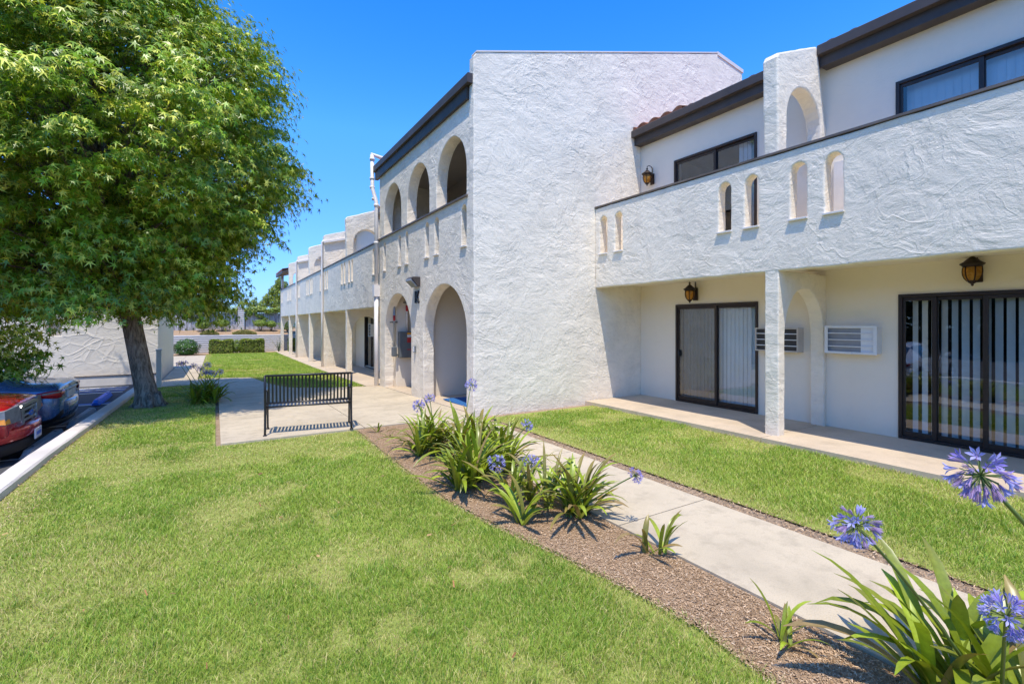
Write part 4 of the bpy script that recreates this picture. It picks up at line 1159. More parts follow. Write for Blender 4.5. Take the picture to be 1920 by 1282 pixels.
def make_truck(loc, rz, label, tilt=0.0):
    r = empty('parked_pickup', loc, rz, label, 'truck', 'cars parked along the kerb'); r.rotation_euler[0] = tilt
    W = 0.87
    S = [
        (2.44, half(0.80, 0.42, 0.62, 0.82, 0.66, 0.862)), (2.40, half(0.84, 0.40, 0.62, 0.845, 0.72, 0.895)), (2.2, half(0.865, 0.38, 0.64, 0.87, 0.74, 0.93)), (1.7, half(W, 0.36, 0.66, 0.91, 0.76, 0.975)),
        (1.05, half(W, 0.34, 0.68, 0.96, 0.76, 1.03)), (0.95, half(W, 0.34, 0.68, 0.97, 0.76, 1.05)),
        (0.40, half(W, 0.36, 0.70, 1.05, 0.64, 1.62)), (0.25, half(W, 0.36, 0.70, 1.05, 0.65, 1.66)), (-0.45, half(W, 0.36, 0.70, 1.05, 0.66, 1.69)), (-0.60, half(W, 0.36, 0.70, 1.05, 0.66, 1.69)),
        (-1.10, half(W, 0.36, 0.70, 1.05, 0.65, 1.66)), (-1.22, half(W, 0.36, 0.70, 1.05, 0.64, 1.62)), (-1.30, half(W, 0.36, 0.70, 1.05, 0.80, 1.10)), (-1.36, half(W, 0.36, 0.70, 1.05, 0.83, 1.08)),
        (-2.5, half(W, 0.40, 0.70, 1.05, 0.83, 1.08)), (-2.62, half(0.84, 0.44, 0.70, 1.03, 0.80, 1.06)), (-2.66, half(0.82, 0.46, 0.70, 1.0, 0.78, 1.03))]
    def mf(i, row):
        if i == 5 and row >= 5: return 1
        if i == 11 and row >= 5: return 1
        if row == 4 and i in (7, 9, 6): return 1
        if row <= 0: return 2
        return 0
    res = loft(S, mf, [M['paint_red'], M['carglass'], M['black']])
    link('body', res[0], M['paint_red'], r); link('underbody', res[2], M['black'], r)
    for me in islands(res[1]): link('window', me, M['carglass'], r)
    # grille with chrome surround
    m = MB()
    gp = [(-0.40, 0.92), (-0.37, 0.95), (0.37, 0.95), (0.40, 0.92), (0.35, 0.64), (0.32, 0.61), (-0.32, 0.61), (-0.35, 0.64)]
    def ring(poly, shr, x0, x1):
        c = (0, 0.78); n = len(poly)
        inn = [((p[0] - c[0]) * shr[0] + c[0], (p[1] - c[1]) * shr[1] + c[1]) for p in poly]
        V = [(x1, *p) for p in poly] + [(x1, *p) for p in inn] + [(x0, *p) for p in poly] + [(x0, *p) for p in inn]
        F = []
        for i in range(n):
            j = (i + 1) % n
            F += [(i, j, n + j, n + i), (i, 2 * n + i, 2 * n + j, j), (n + i, n + j, 3 * n + j, 3 * n + i)]
        m.add(V, F)
    ring(gp, (0.83, 0.76), 2.38, 2.49)
    gr = m.build('grille', M['chrome'], r); GZ = gr.location.z = -0.112
    MB().prism([(p[0] * 0.9, 0.78 + (p[1] - 0.78) * 0.8) for p in gp], 'X', 2.40, 2.452).build('grille_mesh', M['black'], gr)
    m = MB()
    for z in (0.70, 0.86): m.box(2.453, 2.482, -0.37, 0.37, z - 0.018, z + 0.018, 0.006)
    m.box(2.453, 2.488, -0.36, 0.36, 0.76, 0.80, 0.006)
    for yy in (-0.2, 0.2): m.box(2.453, 2.470, yy - 0.02, yy + 0.02, 0.63, 0.93)
    m.build('grille_bar', M['chrome'], gr)
    m = MB(); n = 24
    for rr0, x1, mt in ((1.0, 2.500, 'chrome'), (0.88, 2.505, 'blue')):
        q = MB(); poly = [(0.115 * rr0 * math.cos(2 * PI * k / n), 0.78 + 0.047 * rr0 * math.sin(2 * PI * k / n)) for k in range(n)]
        q.prism(poly, 'X', 2.489, x1); q.build('emblem', M[mt], gr)
    tc = bpy.data.curves.new('emblem_script', 'FONT'); tc.body = 'Ford'; tc.size = 0.075; tc.align_x = 'CENTER'; tc.align_y = 'CENTER'; tc.extrude = 0.001; tc.shear = 0.25
    to = bpy.data.objects.new('emblem_tmp', tc); COL.objects.link(to)
    dg = bpy.context.evaluated_depsgraph_get(); dg.update()
    tm = bpy.data.meshes.new_from_object(to.evaluated_get(dg)); bpy.data.objects.remove(to)
    tm.transform(Matrix(((0, 0, 1, 2.507), (1, 0, 0, 0), (0, 1, 0, 0.78), (0, 0, 0, 1))))
    link('emblem_script', tm, M['chrome'], gr)
    for s in (-1, 1):
        V = [(2.452, s * 0.415, 0.925), (2.40, s * 0.83, 0.90), (2.25, s * 0.878, 0.88), (2.25, s * 0.885, 0.72), (2.415, s * 0.85, 0.70), (2.466, s * 0.40, 0.69),
             (2.30, s * 0.43, 0.925), (2.25, s * 0.78, 0.90), (2.15, s * 0.80, 0.88), (2.15, s * 0.80, 0.72), (2.25, s * 0.78, 0.70), (2.30, s * 0.40, 0.69)]
        F = [(0, 1, 4, 5), (1, 2, 3, 4), (0, 6, 7, 1), (1, 7, 8, 2), (5, 4, 10, 11), (4, 3, 9, 10), (0, 5, 11, 6), (2, 8, 9, 3)]
        hl = MB().add(V, F).build('headlight', M['lens'], r); hl.location = (0.022, 0, -0.07)
        V = [(2.421, s * 0.72, 0.80), (2.404, s * 0.842, 0.79), (2.252, s * 0.888, 0.785), (2.252, s * 0.893, 0.728), (2.420, s * 0.858, 0.712), (2.436, s * 0.72, 0.708)]
        MB().add(V, [(0, 1, 4, 5), (1, 2, 3, 4)]).build('turn_signal', M['amberlens'], hl)
        for wx in (1.55, -1.55):
            wheel_arch(r, wx, s * 0.872, 0.37, s); wheel(r, wx, s * 0.885, 0.365, 0.24, s)
        MB().box(0.78, 0.92, s * 1.0 - 0.10, s * 1.0 + 0.10, 1.08, 1.28, 0.03).build('wing_mirror', M['black'], r)
        MB().box(-0.36, -0.18, s * 0.875 - 0.01, s * 0.875 + 0.025, 0.90, 0.94, 0.008).build('door_handle', M['black'], r)
        MB().box(-2.67, -2.60, s * 0.78 - 0.08, s * 0.78 + 0.08, 0.70, 1.0, 0.015).build('tail_lamp', M['tail'], r)
    smooth_bumper(r, 'bumper', 'paint_red', 0.90, 2.53, 2.26, 0.33, 0.545, 0.04, 1, 2.6)
    smooth_bumper(r, 'bumper_valance', 'black', 0.885, 2.51, 2.25, 0.15, 0.335, 0.03, 1, 2.6)
    pl = MB().box(2.565, 2.585, -0.155, 0.155, 0.27, 0.425, 0.006).build('number_plate', M['paper'], r)
    m = MB()
    for k in range(7): m.box(2.5855, 2.588, -0.115 + k * 0.034, -0.095 + k * 0.034, 0.32, 0.375)
    m.build('plate_marks', M['line_blue'], pl)
    MB().box(1.0, 1.04, -0.55, 0.55, 1.115, 1.135, 0.006).build('wiper_cowl', M['black'], r)
    return r
make_truck((-4.97, 10.42, lot(10.42)), 0, 'red pickup truck with chrome grille facing the kerb at the left edge', math.radians(1.2))

# wheel stops
def wheel_stop(x, y, L, mat, label):
    z = lot(y); off = (x, y, z)
    r = empty('wheel_stop', off, 0, label, 'wheel stop', 'concrete wheel stops')
    prof = [(x - 0.085, z), (x - 0.075, z + 0.05), (x - 0.045, z + 0.12), (x + 0.045, z + 0.12), (x + 0.075, z + 0.05), (x + 0.085, z)]
    V = []; F = []
    ys = [y - L / 2, y - L / 2 + 0.10, y + L / 2 - 0.10, y + L / 2]
    for i, yy in enumerate(ys):
        for (a, b) in prof:
            k = 0.55 if i in (0, 3) else 1.0
            V.append((x + (a - x) * (0.9 if k < 1 else 1), yy, z + (b - z) * k))
    for i in range(3):
        for k in range(5): F.append((i * 6 + k, i * 6 + k + 1, i * 6 + k + 7, i * 6 + k + 6))
    F.append(tuple(range(6))); F.append(tuple(range(18, 24)))
    MB().add(V, F).build('block', mat, r, off)
    m = MB()
    for s in (-1, 1): m.lathe(x, y + s * L * 0.33, [(0.0, z + 0.128), (0.018, z + 0.126), (0.022, z + 0.1205)], 10)
    m.build('anchor_pin', M['ac_dark'], r, off)
    return r
r = wheel_stop(-2.42, 15.7, 1.75, M['blue'], 'bright blue painted wheel stop beside the tree')
MB().box(-2.45, -2.39, 16.33, 16.46, lot(16.4) + 0.121, lot(16.4) + 0.124).build('white_patch', M['paper'], r, (-2.42, 15.7, lot(15.7)))
wheel_stop(-2.36, 13.25, 1.9, M['conc_stop'], 'grey concrete wheel stop behind the blue sedan')
wheel_stop(-2.46, 11.05, 1.9, M['conc_stop'], 'grey concrete wheel stop in front of the red truck')
# post with blue sign face
r = empty('sign_post', (-1.36, 16.75, g(16.75)), 0, 'short white post standing at the garage corner behind the tree', 'post')
off = (-1.36, 16.75, g(16.75))
m = MB().box(-1.42, -1.30, 16.70, 16.80, -0.3, 0.89, 0.008); m.build('shaft', M['pipe'], r, off)
MB().box(-1.435, -1.285, 16.685, 16.815, 0.885, 0.915, 0.008).build('post_cap', M['pipe'], r, off)
r = empty('kerb_ramp_marker', (-1.62, 16.95, -0.2), 0, 'small blue painted block low beside the white post', 'marker')
MB().prism([(-1.70, -0.35), (-1.50, -0.35), (-1.48, 0.12), (-1.56, 0.02)], 'Y', 16.86, 17.02).build('block', M['blue'], r, (-1.62, 16.95, -0.2))

# ================================================================== VEGETATION
def unit(v): return v / np.maximum(np.linalg.norm(v, axis=-1, keepdims=True), 1e-9)
def leaf_mesh(name, P, N, size, col, aspect=0.5, fold=0.12, droop=None):
    """one folded diamond leaf per point; P points, N leaf normals, per-leaf size and colour"""
    n = len(P)
    T = unit(np.cross(N, rng.normal(size=(n, 3))))
    if droop is not None: T = unit(T + droop)
    N = unit(N - (N * T).sum(1, keepdims=True) * T)
    B = np.cross(N, T); s = size[:, None]
    V = np.stack([P - T * s * 0.5, P + B * s * aspect * 0.5 + N * s * fold, P + T * s * 0.5, P - B * s * aspect * 0.5 + N * s * fold], 1).reshape(-1, 3)
    i = np.arange(n)[:, None] * 4
    F = np.concatenate([i + np.array([[0, 1, 2]]), i + np.array([[0, 2, 3]])], 0)
    return np_mesh(name, V, F, np.repeat(col, 4, 0))
def star_mesh(name, P, N, size, col, droop):
    """five-pointed leaves"""
    n = len(P)
    T = unit(np.cross(N, rng.normal(size=(n, 3)))); T = unit(T + droop)
    N = unit(N - (N * T).sum(1, keepdims=True) * T); B = np.cross(N, T)
    ang = np.radians([0, 26, 52, 84, 116, 180, 244, 276, 308, 334]); rad = np.array([1.0, 0.24, 0.92, 0.20, 0.62, 0.10, 0.62, 0.20, 0.92, 0.24]) * 0.66
    dz = np.array([-0.20, 0.02, -0.14, 0.02, -0.08, 0, -0.08, 0.02, -0.14, 0.02])
    s = size[:, None, None]
    ring = P[:, None, :] + s * (T[:, None, :] * (np.cos(ang) * rad)[None, :, None] + B[:, None, :] * (np.sin(ang) * rad)[None, :, None] + N[:, None, :] * dz[None, :, None])
    V = np.concatenate([P[:, None, :], ring], 1).reshape(-1, 3)
    i = np.arange(n)[:, None] * 11
    F = np.concatenate([i + np.array([[0, 1 + k, 1 + (k + 1) % 10]]) for k in range(10)], 0)
    return np_mesh(name, V, F, np.repeat(col, 11, 0))
def shade(base, n, var=0.25, alt=None, altp=0.2):
    c = np.array(base)[None, :] * (1 + rng.uniform(-var, var, (n, 1)))
    if alt is not None:
        m = rng.random(n) < altp
        c[m] = np.array(alt)[None, :] * (1 + rng.uniform(-var, var, (m.sum(), 1)))
    return c

# ---- the big sweetgum by the kerb
TX, TY = -1.2, 12.72
def make_tree():
    z0 = g(TY) - 0.02
    r = empty('sweetgum_tree', (TX, TY, z0), 0, 'large leafy green tree with grey trunk growing between kerb and plaza', 'tree')
    off = (TX, TY, z0)
    m = MB()
    path = [(TX + 0.03, TY, z0 - 0.1), (TX + 0.0, TY, z0 + 0.06), (TX - 0.03, TY, z0 + 0.22), (TX - 0.10, TY, z0 + 0.6), (TX - 0.20, TY, 1.1), (TX - 0.30, TY + 0.02, 1.7), (TX - 0.42, TY, 2.4), (TX - 0.60, TY, 3.6), (TX - 0.78, TY, 5.2), (TX - 0.9, TY, 7.2), (TX - 0.95, TY, 9.6)]
    rad = [0.29, 0.235, 0.205, 0.185, 0.178, 0.172, 0.18, 0.15, 0.12, 0.075, 0.02]
    m.tube(path, rad, 20)
    for k in range(7):     # root flare
        a = k * 2 * PI / 7 + 0.4
        m.tube([(TX - 0.02 + math.cos(a) * 0.14, TY + math.sin(a) * 0.14, z0 + 0.28), (TX + math.cos(a) * 0.22, TY + math.sin(a) * 0.22, z0 + 0.07), (TX + math.cos(a) * 0.38, TY + math.sin(a) * 0.38, z0 - 0.05)], [0.09, 0.065, 0.03], 10)
    def prof(z):
        return float(np.interp(z, [0.9, 1.3, 1.8, 2.6, 3.2, 3.8, 4.8, 5.8, 7.0, 8.2, 9.4, 10.3, 10.9], [0.4, 1.7, 2.0, 2.15, 2.4, 3.0, 3.5, 3.5, 3.0, 2.25, 1.4, 0.7, 0.1]))
    CX, CY = -2.15, 12.75
    clumps = []
    lr = random.Random(5)
    # branch skeleton, each limb ends in sprays
    tries = 0
    while len(clumps) < 1150 and tries < 90000:
        tries += 1
        z = lr.uniform(2.0, 10.8); a = lr.uniform(0, 2 * PI)
        lob = 1 + 0.07 * math.sin(3 * a + z * 1.1) + 0.06 * math.sin(5 * a - z * 2.3 + 1)
        rr = prof(z) * lob
        t = lr.random()
        q = rr * (1 - 0.75 * t ** 2.2)
        if lr.random() > (0.25 + q / 4.3): continue
        if z > 4.4 and lr.random() < 0.15: q = rr * 1.0 + lr.uniform(0.0, 0.22)
        p = np.array([CX + q * math.cos(a), CY + q * math.sin(a), z])
        if any(np.sum((p - c) ** 2) < 0.085 for c in clumps): continue
        clumps.append(p)
    # drooping skirt on the car park side
    for (x, y, z) in [(-3.0, 12.3, 1.05), (-3.3, 12.1, 0.95), (-3.2, 12.6, 1.3), (-2.95, 11.9, 1.6), (-3.5, 12.0, 1.3), (-3.7, 12.4, 1.1), (-3.6, 11.8, 1.7), (-3.1, 11.7, 2.0), (-3.9, 12.2, 1.5), (-2.6, 12.1, 2.1), (-4.1, 12.5, 1.0), (-3.35, 12.35, 0.75),
                      (-2.95, 12.3, 0.95), (-3.15, 12.25, 0.85), (-3.5, 12.6, 1.9), (-3.9, 12.0, 2.0), (-3.3, 11.6, 2.3), (-2.7, 11.5, 2.3), (-2.2, 11.6, 2.2), (-4.2, 12.6, 1.6), (-4.4, 12.2, 1.3), (-1.7, 12.6, 2.15), (-0.9, 12.7, 2.2), (-1.1, 12.3, 2.1), (-1.6, 12.9, 2.1), (-0.7, 12.4, 2.3), (-0.4, 12.9, 2.1), (-0.1, 13.0, 2.2), (-0.6, 13.3, 2.0), (-3.6, 12.1, 0.8), (-3.8, 11.9, 1.0), (-3.25, 12.0, 1.5)]:
        clumps.append(np.array([x, y, z]))
    clumps = np.array(clumps)
    P = []; N = []; D = []; T = []
    for c in clumps:
        n = int(rng.integers(100, 150)); rad_c = rng.uniform(0.26, 0.52)
        o = rng.normal(size=(n, 3)); o = unit(o) * (rng.random((n, 1)) ** 0.5) * rad_c * np.array([1.15, 1.15, 0.62])
        out = unit(np.array([c[0] - CX, c[1] - CY, (c[2] - 5) * 0.5])[None, :])
        o = o * np.array([1, 1, 0.8]) + out * (o @ out[0])[:, None] * 0.55 + out * rng.uniform(-0.10, 0.25, (n, 1))
        o[:, 2] -= 0.22 * (o[:, 0] ** 2 + o[:, 1] ** 2) / (rad_c + 0.1)
        P.append(c + o)
        N.append(unit(np.array([0, 0, 1.0]) * 0.75 + out * 0.5 + unit(o) * 0.5 + rng.normal(size=(n, 3)) * 0.45))
        D.append(np.repeat(out * 0.55 + np.array([[0, 0, -0.75]]), n, 0))
        T.append(np.full(n, rng.uniform(0.7, 1.3)))
    P = np.concatenate(P); N = np.concatenate(N); D = np.concatenate(D); T = np.concatenate(T)
    k = P[:, 2] > 0.55; P, N, D, T = P[k], N[k], D[k], T[k]
    n = len(P)
    size = rng.uniform(0.10, 0.20, n)
    col = shade((0.22, 0.36, 0.016), n, 0.38, (0.64, 0.68, 0.09), 0.32) * T[:, None]
    me = star_mesh('crown', P, N, size, np.clip(col, 0, 1), D)
    link('crown', me, M['leaf'], r, off)
    for c in clumps[::3]:
        if c[2] < 2.0: continue
        zt = max(1.9, min(9.0, c[2] - 0.35 * math.hypot(c[0] - CX, c[1] - CY) - 0.3))
        xt = float(np.interp(zt, [p[2] for p in path], [p[0] for p in path])); b = np.array([xt, TY, zt])
        mid = b * 0.5 + c * 0.5 + np.array([0, 0, 0.25])
        m.tube([tuple(b), tuple(mid), tuple(c)], [0.045, 0.028, 0.008], 6, False)
    m.build('trunk', M['bark'], r, off)
    return r
make_tree()

# ---- generic leafy masses
def ellipsoid_points(c, rad, n, shell=0.35):
    d = unit(rng.normal(size=(n, 3)))
    k = 1 - shell * rng.random((n, 1)) ** 1.5
    lump = 1 + 0.12 * np.sin(d[:, :1] * 7 + c[0]) * np.sin(d[:, 1:2] * 6 + c[1] * 2) + 0.08 * np.sin(d[:, 2:] * 9)
    return np.array(c) + d * k * lump * np.array(rad), d
def shrub(name, x, y, z0, c, rad, n, ls, base, alt, label, cat, group=None, trunk=0.03, flowers=0, mat='hedge'):
    r = empty(name, (x, y, z0), 0, label, cat, group); off = (x, y, z0)
    P, d = ellipsoid_points(c, rad, n)
    P = P[P[:, 2] > z0]; d = d[:len(P)]
    N = unit(P - np.array(c) + rng.normal(size=P.shape) * 0.35 * np.mean(rad) + np.array([0, 0, 0.3 * np.mean(rad)]))
    link('crown', leaf_mesh('crown', P, N, rng.uniform(0.7, 1.3, len(P)) * ls, shade(base, len(P), 0.3, alt, 0.3)), M[mat], r, off)
    m = MB()
    top = np.array(c)
    for k in range(5):
        a = k * 1.3; m.tube([(x + 0.03 * math.cos(a), y + 0.03 * math.sin(a), z0 - 0.05), (x + 0.10 * math.cos(a), y + 0.1 * math.sin(a), (z0 + c[2]) / 2), (c[0] + rad[0] * 0.6 * math.cos(a), c[1] + rad[1] * 0.6 * math.sin(a), c[2])], [trunk, trunk * 0.7, trunk * 0.3], 6)
    m.build('trunk', M['bark_dark'], r, off)
    if flowers:
        P, d = ellipsoid_points(c, [q * 1.03 for q in rad], flowers, 0.02)
        k = (P[:, 2] > z0 + 0.15); P = P[k]; d = d[k]
        link('blossom', leaf_mesh('blossom', P, unit(d + rng.normal(size=d.shape) * 0.3), np.full(len(P), 0.06), np.full((len(P), 3), 0.8), 0.9), M['petal'], r, off)
    return r
def hedge(x0, x1, y0, y1, z0, z1, n, label, dens=1.0):
    cx, cy = (x0 + x1) / 2, (y0 + y1) / 2
    r = empty('clipped_hedge', (cx, cy, z0), 0, label, 'hedge', 'clipped hedges by the block wall'); off = (cx, cy, z0)
    Ls = np.array([x1 - x0, y1 - y0, z1 - z0]); ar = np.array([Ls[1] * Ls[2], Ls[1] * Ls[2], Ls[0] * Ls[2], Ls[0] * Ls[2], Ls[0] * Ls[1], 0.0])
    f = rng.choice(6, n, p=ar / ar.sum()); u = rng.random((n, 3)); d = np.zeros((n, 3))
    for k in range(6):
        ax = k // 2; m_ = f == k; s = (1 if (k % 2 == 0) else 0)
        u[m_, ax] = s; d[m_, ax] = 1 if s else -1
    rnd_in = rng.random((n, 1)) ** 2 * 0.10
    P = np.array([x0, y0, z0]) + u * Ls - d * rnd_in
    P += 0.035 * np.sin(P[:, [1, 2, 0]] * 7.0 + 2) * d + rng.normal(size=P.shape) * 0.012
    # soften the arrises
    cen = np.array([cx, cy, (z0 + z1) / 2]); q = (P - cen) / (Ls / 2)
    e = np.sort(np.abs(q), 1)[:, 1]; P = P - (P - cen) * (np.clip(e - 0.86, 0, 1) * 0.30)[:, None]
    N = unit(d + rng.normal(size=d.shape) * 0.55 + np.array([0, 0, 0.25]))
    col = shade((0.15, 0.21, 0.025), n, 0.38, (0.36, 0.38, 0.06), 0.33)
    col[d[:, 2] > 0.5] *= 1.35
    link('foliage', leaf_mesh('foliage', P, N, rng.uniform(0.05, 0.095, n), col, 0.6), M['hedge'], r, off)
    m = MB(); m.box(x0 + 0.12, x1 - 0.12, y0 + 0.12, y1 - 0.12, z0 + 0.02, z1 - 0.12)
    m.build('woody_core', M['bark_dark'], r, off)
zb = -0.345
hedge(-0.33, 1.00, 36.3, 37.25, zb, 0.56, 5200, 'longer clipped box hedge, left of the hedge pair')
hedge(1.42, 2.82, 36.3, 37.2, zb, 0.57, 5200, 'clipped box hedge nearer the building columns')
hedge(4.35, 6.2, 36.5, 37.3, zb, 0.60, 4200, 'dark clipped hedge seen between the far columns')
shrub('loose_bush', 1.22, 36.75, zb, (1.22, 36.75, 0.10), (0.30, 0.4, 0.44), 1500, 0.075, (0.17, 0.27, 0.03), (0.34, 0.40, 0.06), 'loose bright bush filling the gap between two clipped hedges', 'bush', None, 0.02)
shrub('round_bush', -1.55, 36.6, zb, (-1.55, 36.6, 0.10), (0.70, 0.62, 0.52), 4200, 0.085, (0.055, 0.15, 0.025), (0.12, 0.25, 0.04), 'dome shaped dark bush dotted with white flowers beside the garage', 'bush', None, 0.03, 70)
sl = 1.08
for (x, y, zc, rx, rz, lab) in [(0.42, 40.0, 1.66, 0.50, 0.27, 'small round shrub against the fence, left of the white pillar'), (2.84, 40.0, 1.64, 0.50, 0.25, 'broad round shrub against the fence, right of the white pillar'),
                                (3.55, 40.0, 1.58, 0.36, 0.24, 'narrow round shrub close to the balcony corner'), (-0.75, 40.1, 1.55, 0.48, 0.33, 'round shrub against the fence, half behind the big tree'), (4.6, 39.4, 1.55, 0.6, 0.45, 'green shrub glimpsed between the far balcony columns')]:
    shrub('fence_shrub', x, y, sl, (x, y, zc), (rx, 0.42, rz), 1500, 0.09, (0.22, 0.33, 0.045), (0.42, 0.48, 0.09), lab, 'shrub', 'round shrubs on the slope', 0.022)
def spiky(x, y, z0, n, L, label):
    r = empty('flax_plant', (x, y, z0), 0, label, 'plant'); V = []; F = []; C = []
    for i in range(n):
        a = rnd.uniform(0, 2 * PI); l = L * rnd.uniform(0.6, 1.1); lean = rnd.uniform(0.1, 0.7)
        for k in range(4):
            t = k / 3; rr = l * lean * t * (0.6 + 0.4 * t); zz = l * t * (1 - 0.25 * lean * t); w = 0.022 * (1 - t * 0.9)
            V += [(x + math.cos(a) * rr - math.sin(a) * w, y + math.sin(a) * rr + math.cos(a) * w, z0 + zz), (x + math.cos(a) * rr + math.sin(a) * w, y + math.sin(a) * rr - math.cos(a) * w, z0 + zz)]
            c = (0.08, 0.12, 0.03); C += [c, c]
        b = len(V) - 8
        F += [(b + 2 * k, b + 2 * k + 1, b + 2 * k + 3, b + 2 * k + 2) for k in range(3)]
    link('leaves', np_mesh('leaves', V, F, np.array(C)), M['strap'], r, (x, y, z0))
spiky(3.72, 36.6, zb, 26, 1.15, 'thin spiky plant beside the farthest balcony column')
# ground cover on the slope
for (x0, x1, y0, y1, nm) in ((1.0, 2.5, 38.5, 39.4, 0), (-0.9, 0.2, 38.5, 39.2, 1)):
    n = 2600; P = np.stack([rng.uniform(x0, x1, n), rng.uniform(y0, y1, n), np.zeros(n)], 1)
    hump = np.sin(np.clip((P[:, 0] - x0) / (x1 - x0), 0, 1) * PI) * np.sin(np.clip((P[:, 1] - y0) / (y1 - y0), 0, 1) * PI)
    P[:, 2] = 0.88 + (P[:, 1] - 38.35) / 2.6 * 0.30 + 0.28 * hump * rng.random(n)
    o = link('ground_cover', leaf_mesh('ground_cover', P, unit(rng.normal(size=(n, 3)) * 0.5 + np.array([0, -0.2, 1])), rng.uniform(0.05, 0.10, n), shade((0.22, 0.22, 0.05), n, 0.3, (0.32, 0.27, 0.08), 0.3)), M['hedge'])
    o['kind'] = 'stuff'
# vine along the fence
def vine(x0, x1, n, hang, label):
    r = empty('fence_vine', ((x0 + x1) / 2, 40.97, 1.1), 0, label, 'vine', 'vines over the board fences'); off = ((x0 + x1) / 2, 40.97, 1.1)
    x = rng.uniform(x0, x1, n); y = 40.93 + rng.normal(size=n) * 0.10; z = 2.62 + rng.normal(size=n) * 0.10 + 0.06 * np.sin(x * 5)
    for (hx, hz, hw, hn) in hang:
        x = np.concatenate([x, hx + rng.normal(size=hn) * hw]); y = np.concatenate([y, 40.88 + rng.normal(size=hn) * 0.04]); z = np.concatenate([z, hz + rng.normal(size=hn) * 0.07])
    P = np.stack([x, y, z], 1); k = len(P)
    link('foliage', leaf_mesh('foliage', P, unit(rng.normal(size=(k, 3)) * 0.5 + np.array([-0.1, -0.5, 0.8])), rng.uniform(0.07, 0.14, k), shade((0.24, 0.33, 0.055), k, 0.38, (0.50, 0.54, 0.12), 0.3), 0.8), M['hedge'], r, off)
    m = MB()
    m.tube([(x0 + (x1 - x0) * t, 40.9, 2.55 + 0.05 * math.sin(t * 17)) for t in [i / 12 for i in range(13)]], 0.014, 6)
    for (hx, hz, hw, hn) in hang: m.tube([(hx, 40.92, 2.55), (hx - 0.05, 40.91, (2.55 + hz) / 2), (hx + 0.03, 40.9, hz)], 0.009, 5)
    m.tube([(x1 - 0.5, 40.90, 1.2), (x1 - 0.45, 40.89, 2.0), (x1 - 0.6, 40.9, 2.55)], 0.014, 6)
    m.build('vine_stem', M['bark_dark'], r, off)
vine(1.84, 4.35, 2400, [(2.15, 2.30, 0.12, 130), (1.95, 1.98, 0.06, 40), (2.9, 2.15, 0.12, 110), (3.15, 1.98, 0.16, 90), (2.62, 2.28, 0.08, 60)], 'leafy vine draped over the fence right of the pillar')
vine(-1.6, 1.36, 2000, [(0.2, 2.1, 0.10, 70), (-0.5, 2.2, 0.1, 60), (0.35, 1.9, 0.06, 40)], 'leafy vine along the fence top left of the pillar')
# cypresses beyond the fence
def conifer(x, y, z0, blobs, ls, label, n_per=1200):
    r = empty('windswept_cypress', (x, y, z0), 0, label, 'tree', 'cypresses beyond the fence'); off = (x, y, z0)
    P = []; N = []
    for (bx, bz, rx, rz, tilt) in blobs:
        k = int(n_per * rx * rz / 0.5) + 150
        p, d = ellipsoid_points((0, 0, 0), (rx, rx, rz), k, 0.5)
        p[:, 0] += p[:, 2] * tilt
        p += np.array([bx, y, bz]); P.append(p); N.append(unit(d + rng.normal(size=d.shape) * 0.4 + np.array([0, 0, 0.6])))
    P = np.concatenate(P); N = np.concatenate(N); k = len(P)
    link('crown', leaf_mesh('crown', P, N, rng.uniform(0.7, 1.3, k) * ls, shade((0.20, 0.28, 0.03), k, 0.40, (0.42, 0.46, 0.07), 0.3), 0.45, 0.1, np.array([[0.35, 0, 0.55]])), M['hedge'], r, off)
    m = MB(); tp = max(blobs, key=lambda b: b[1])
    m.tube([(x, y, z0 - 0.3), (x + 0.1, y, (z0 + tp[1]) / 2), (tp[0], y, tp[1])], [0.22, 0.14, 0.04], 8)
    for b in blobs: m.tube([(x + 0.05, y, z0 + 0.3 * (b[1] - z0)), (b[0], y, b[1])], [0.09, 0.03], 6)
    m.build('trunk', M['bark_dark'], r, off)
conifer(5.6, 60, 1.2, [(6.1, 6.25, 0.42, 0.75, 0.25), (6.6, 5.9, 0.45, 0.55, 0.3), (5.6, 5.35, 0.55, 0.6, 0.3), (6.3, 5.0, 0.8, 0.7, 0.2), (5.0, 4.45, 0.6, 0.55, 0.3), (5.8, 4.0, 0.9, 0.7, 0.1), (6.8, 4.6, 0.6, 0.8, 0.1), (4.5, 3.7, 0.6, 0.5, 0.2), (7.0, 3.6, 0.9, 0.8, 0)], 0.17, 'windswept cypress rising beyond the fence at the end of the building')
conifer(3.7, 60, 1.2, [(3.55, 3.9, 0.42, 0.5, 0.3), (3.3, 3.35, 0.5, 0.5, 0.2), (3.9, 3.4, 0.4, 0.5, 0.2)], 0.15, 'low cone shaped cypress top just left of the tall one', 600)
conifer(2.1, 60, 1.2, [(2.62, 3.7, 0.15, 0.55, 0.35), (2.4, 3.2, 0.2, 0.6, 0.3)], 0.13, 'thinner right spire of two slim cypress tips over the fence', 900)
conifer(1.9, 61, 1.2, [(2.2, 3.6, 0.15, 0.45, 0.35), (2.05, 3.15, 0.2, 0.5, 0.3)], 0.13, 'shorter left spire of two slim cypress tips over the fence', 900)

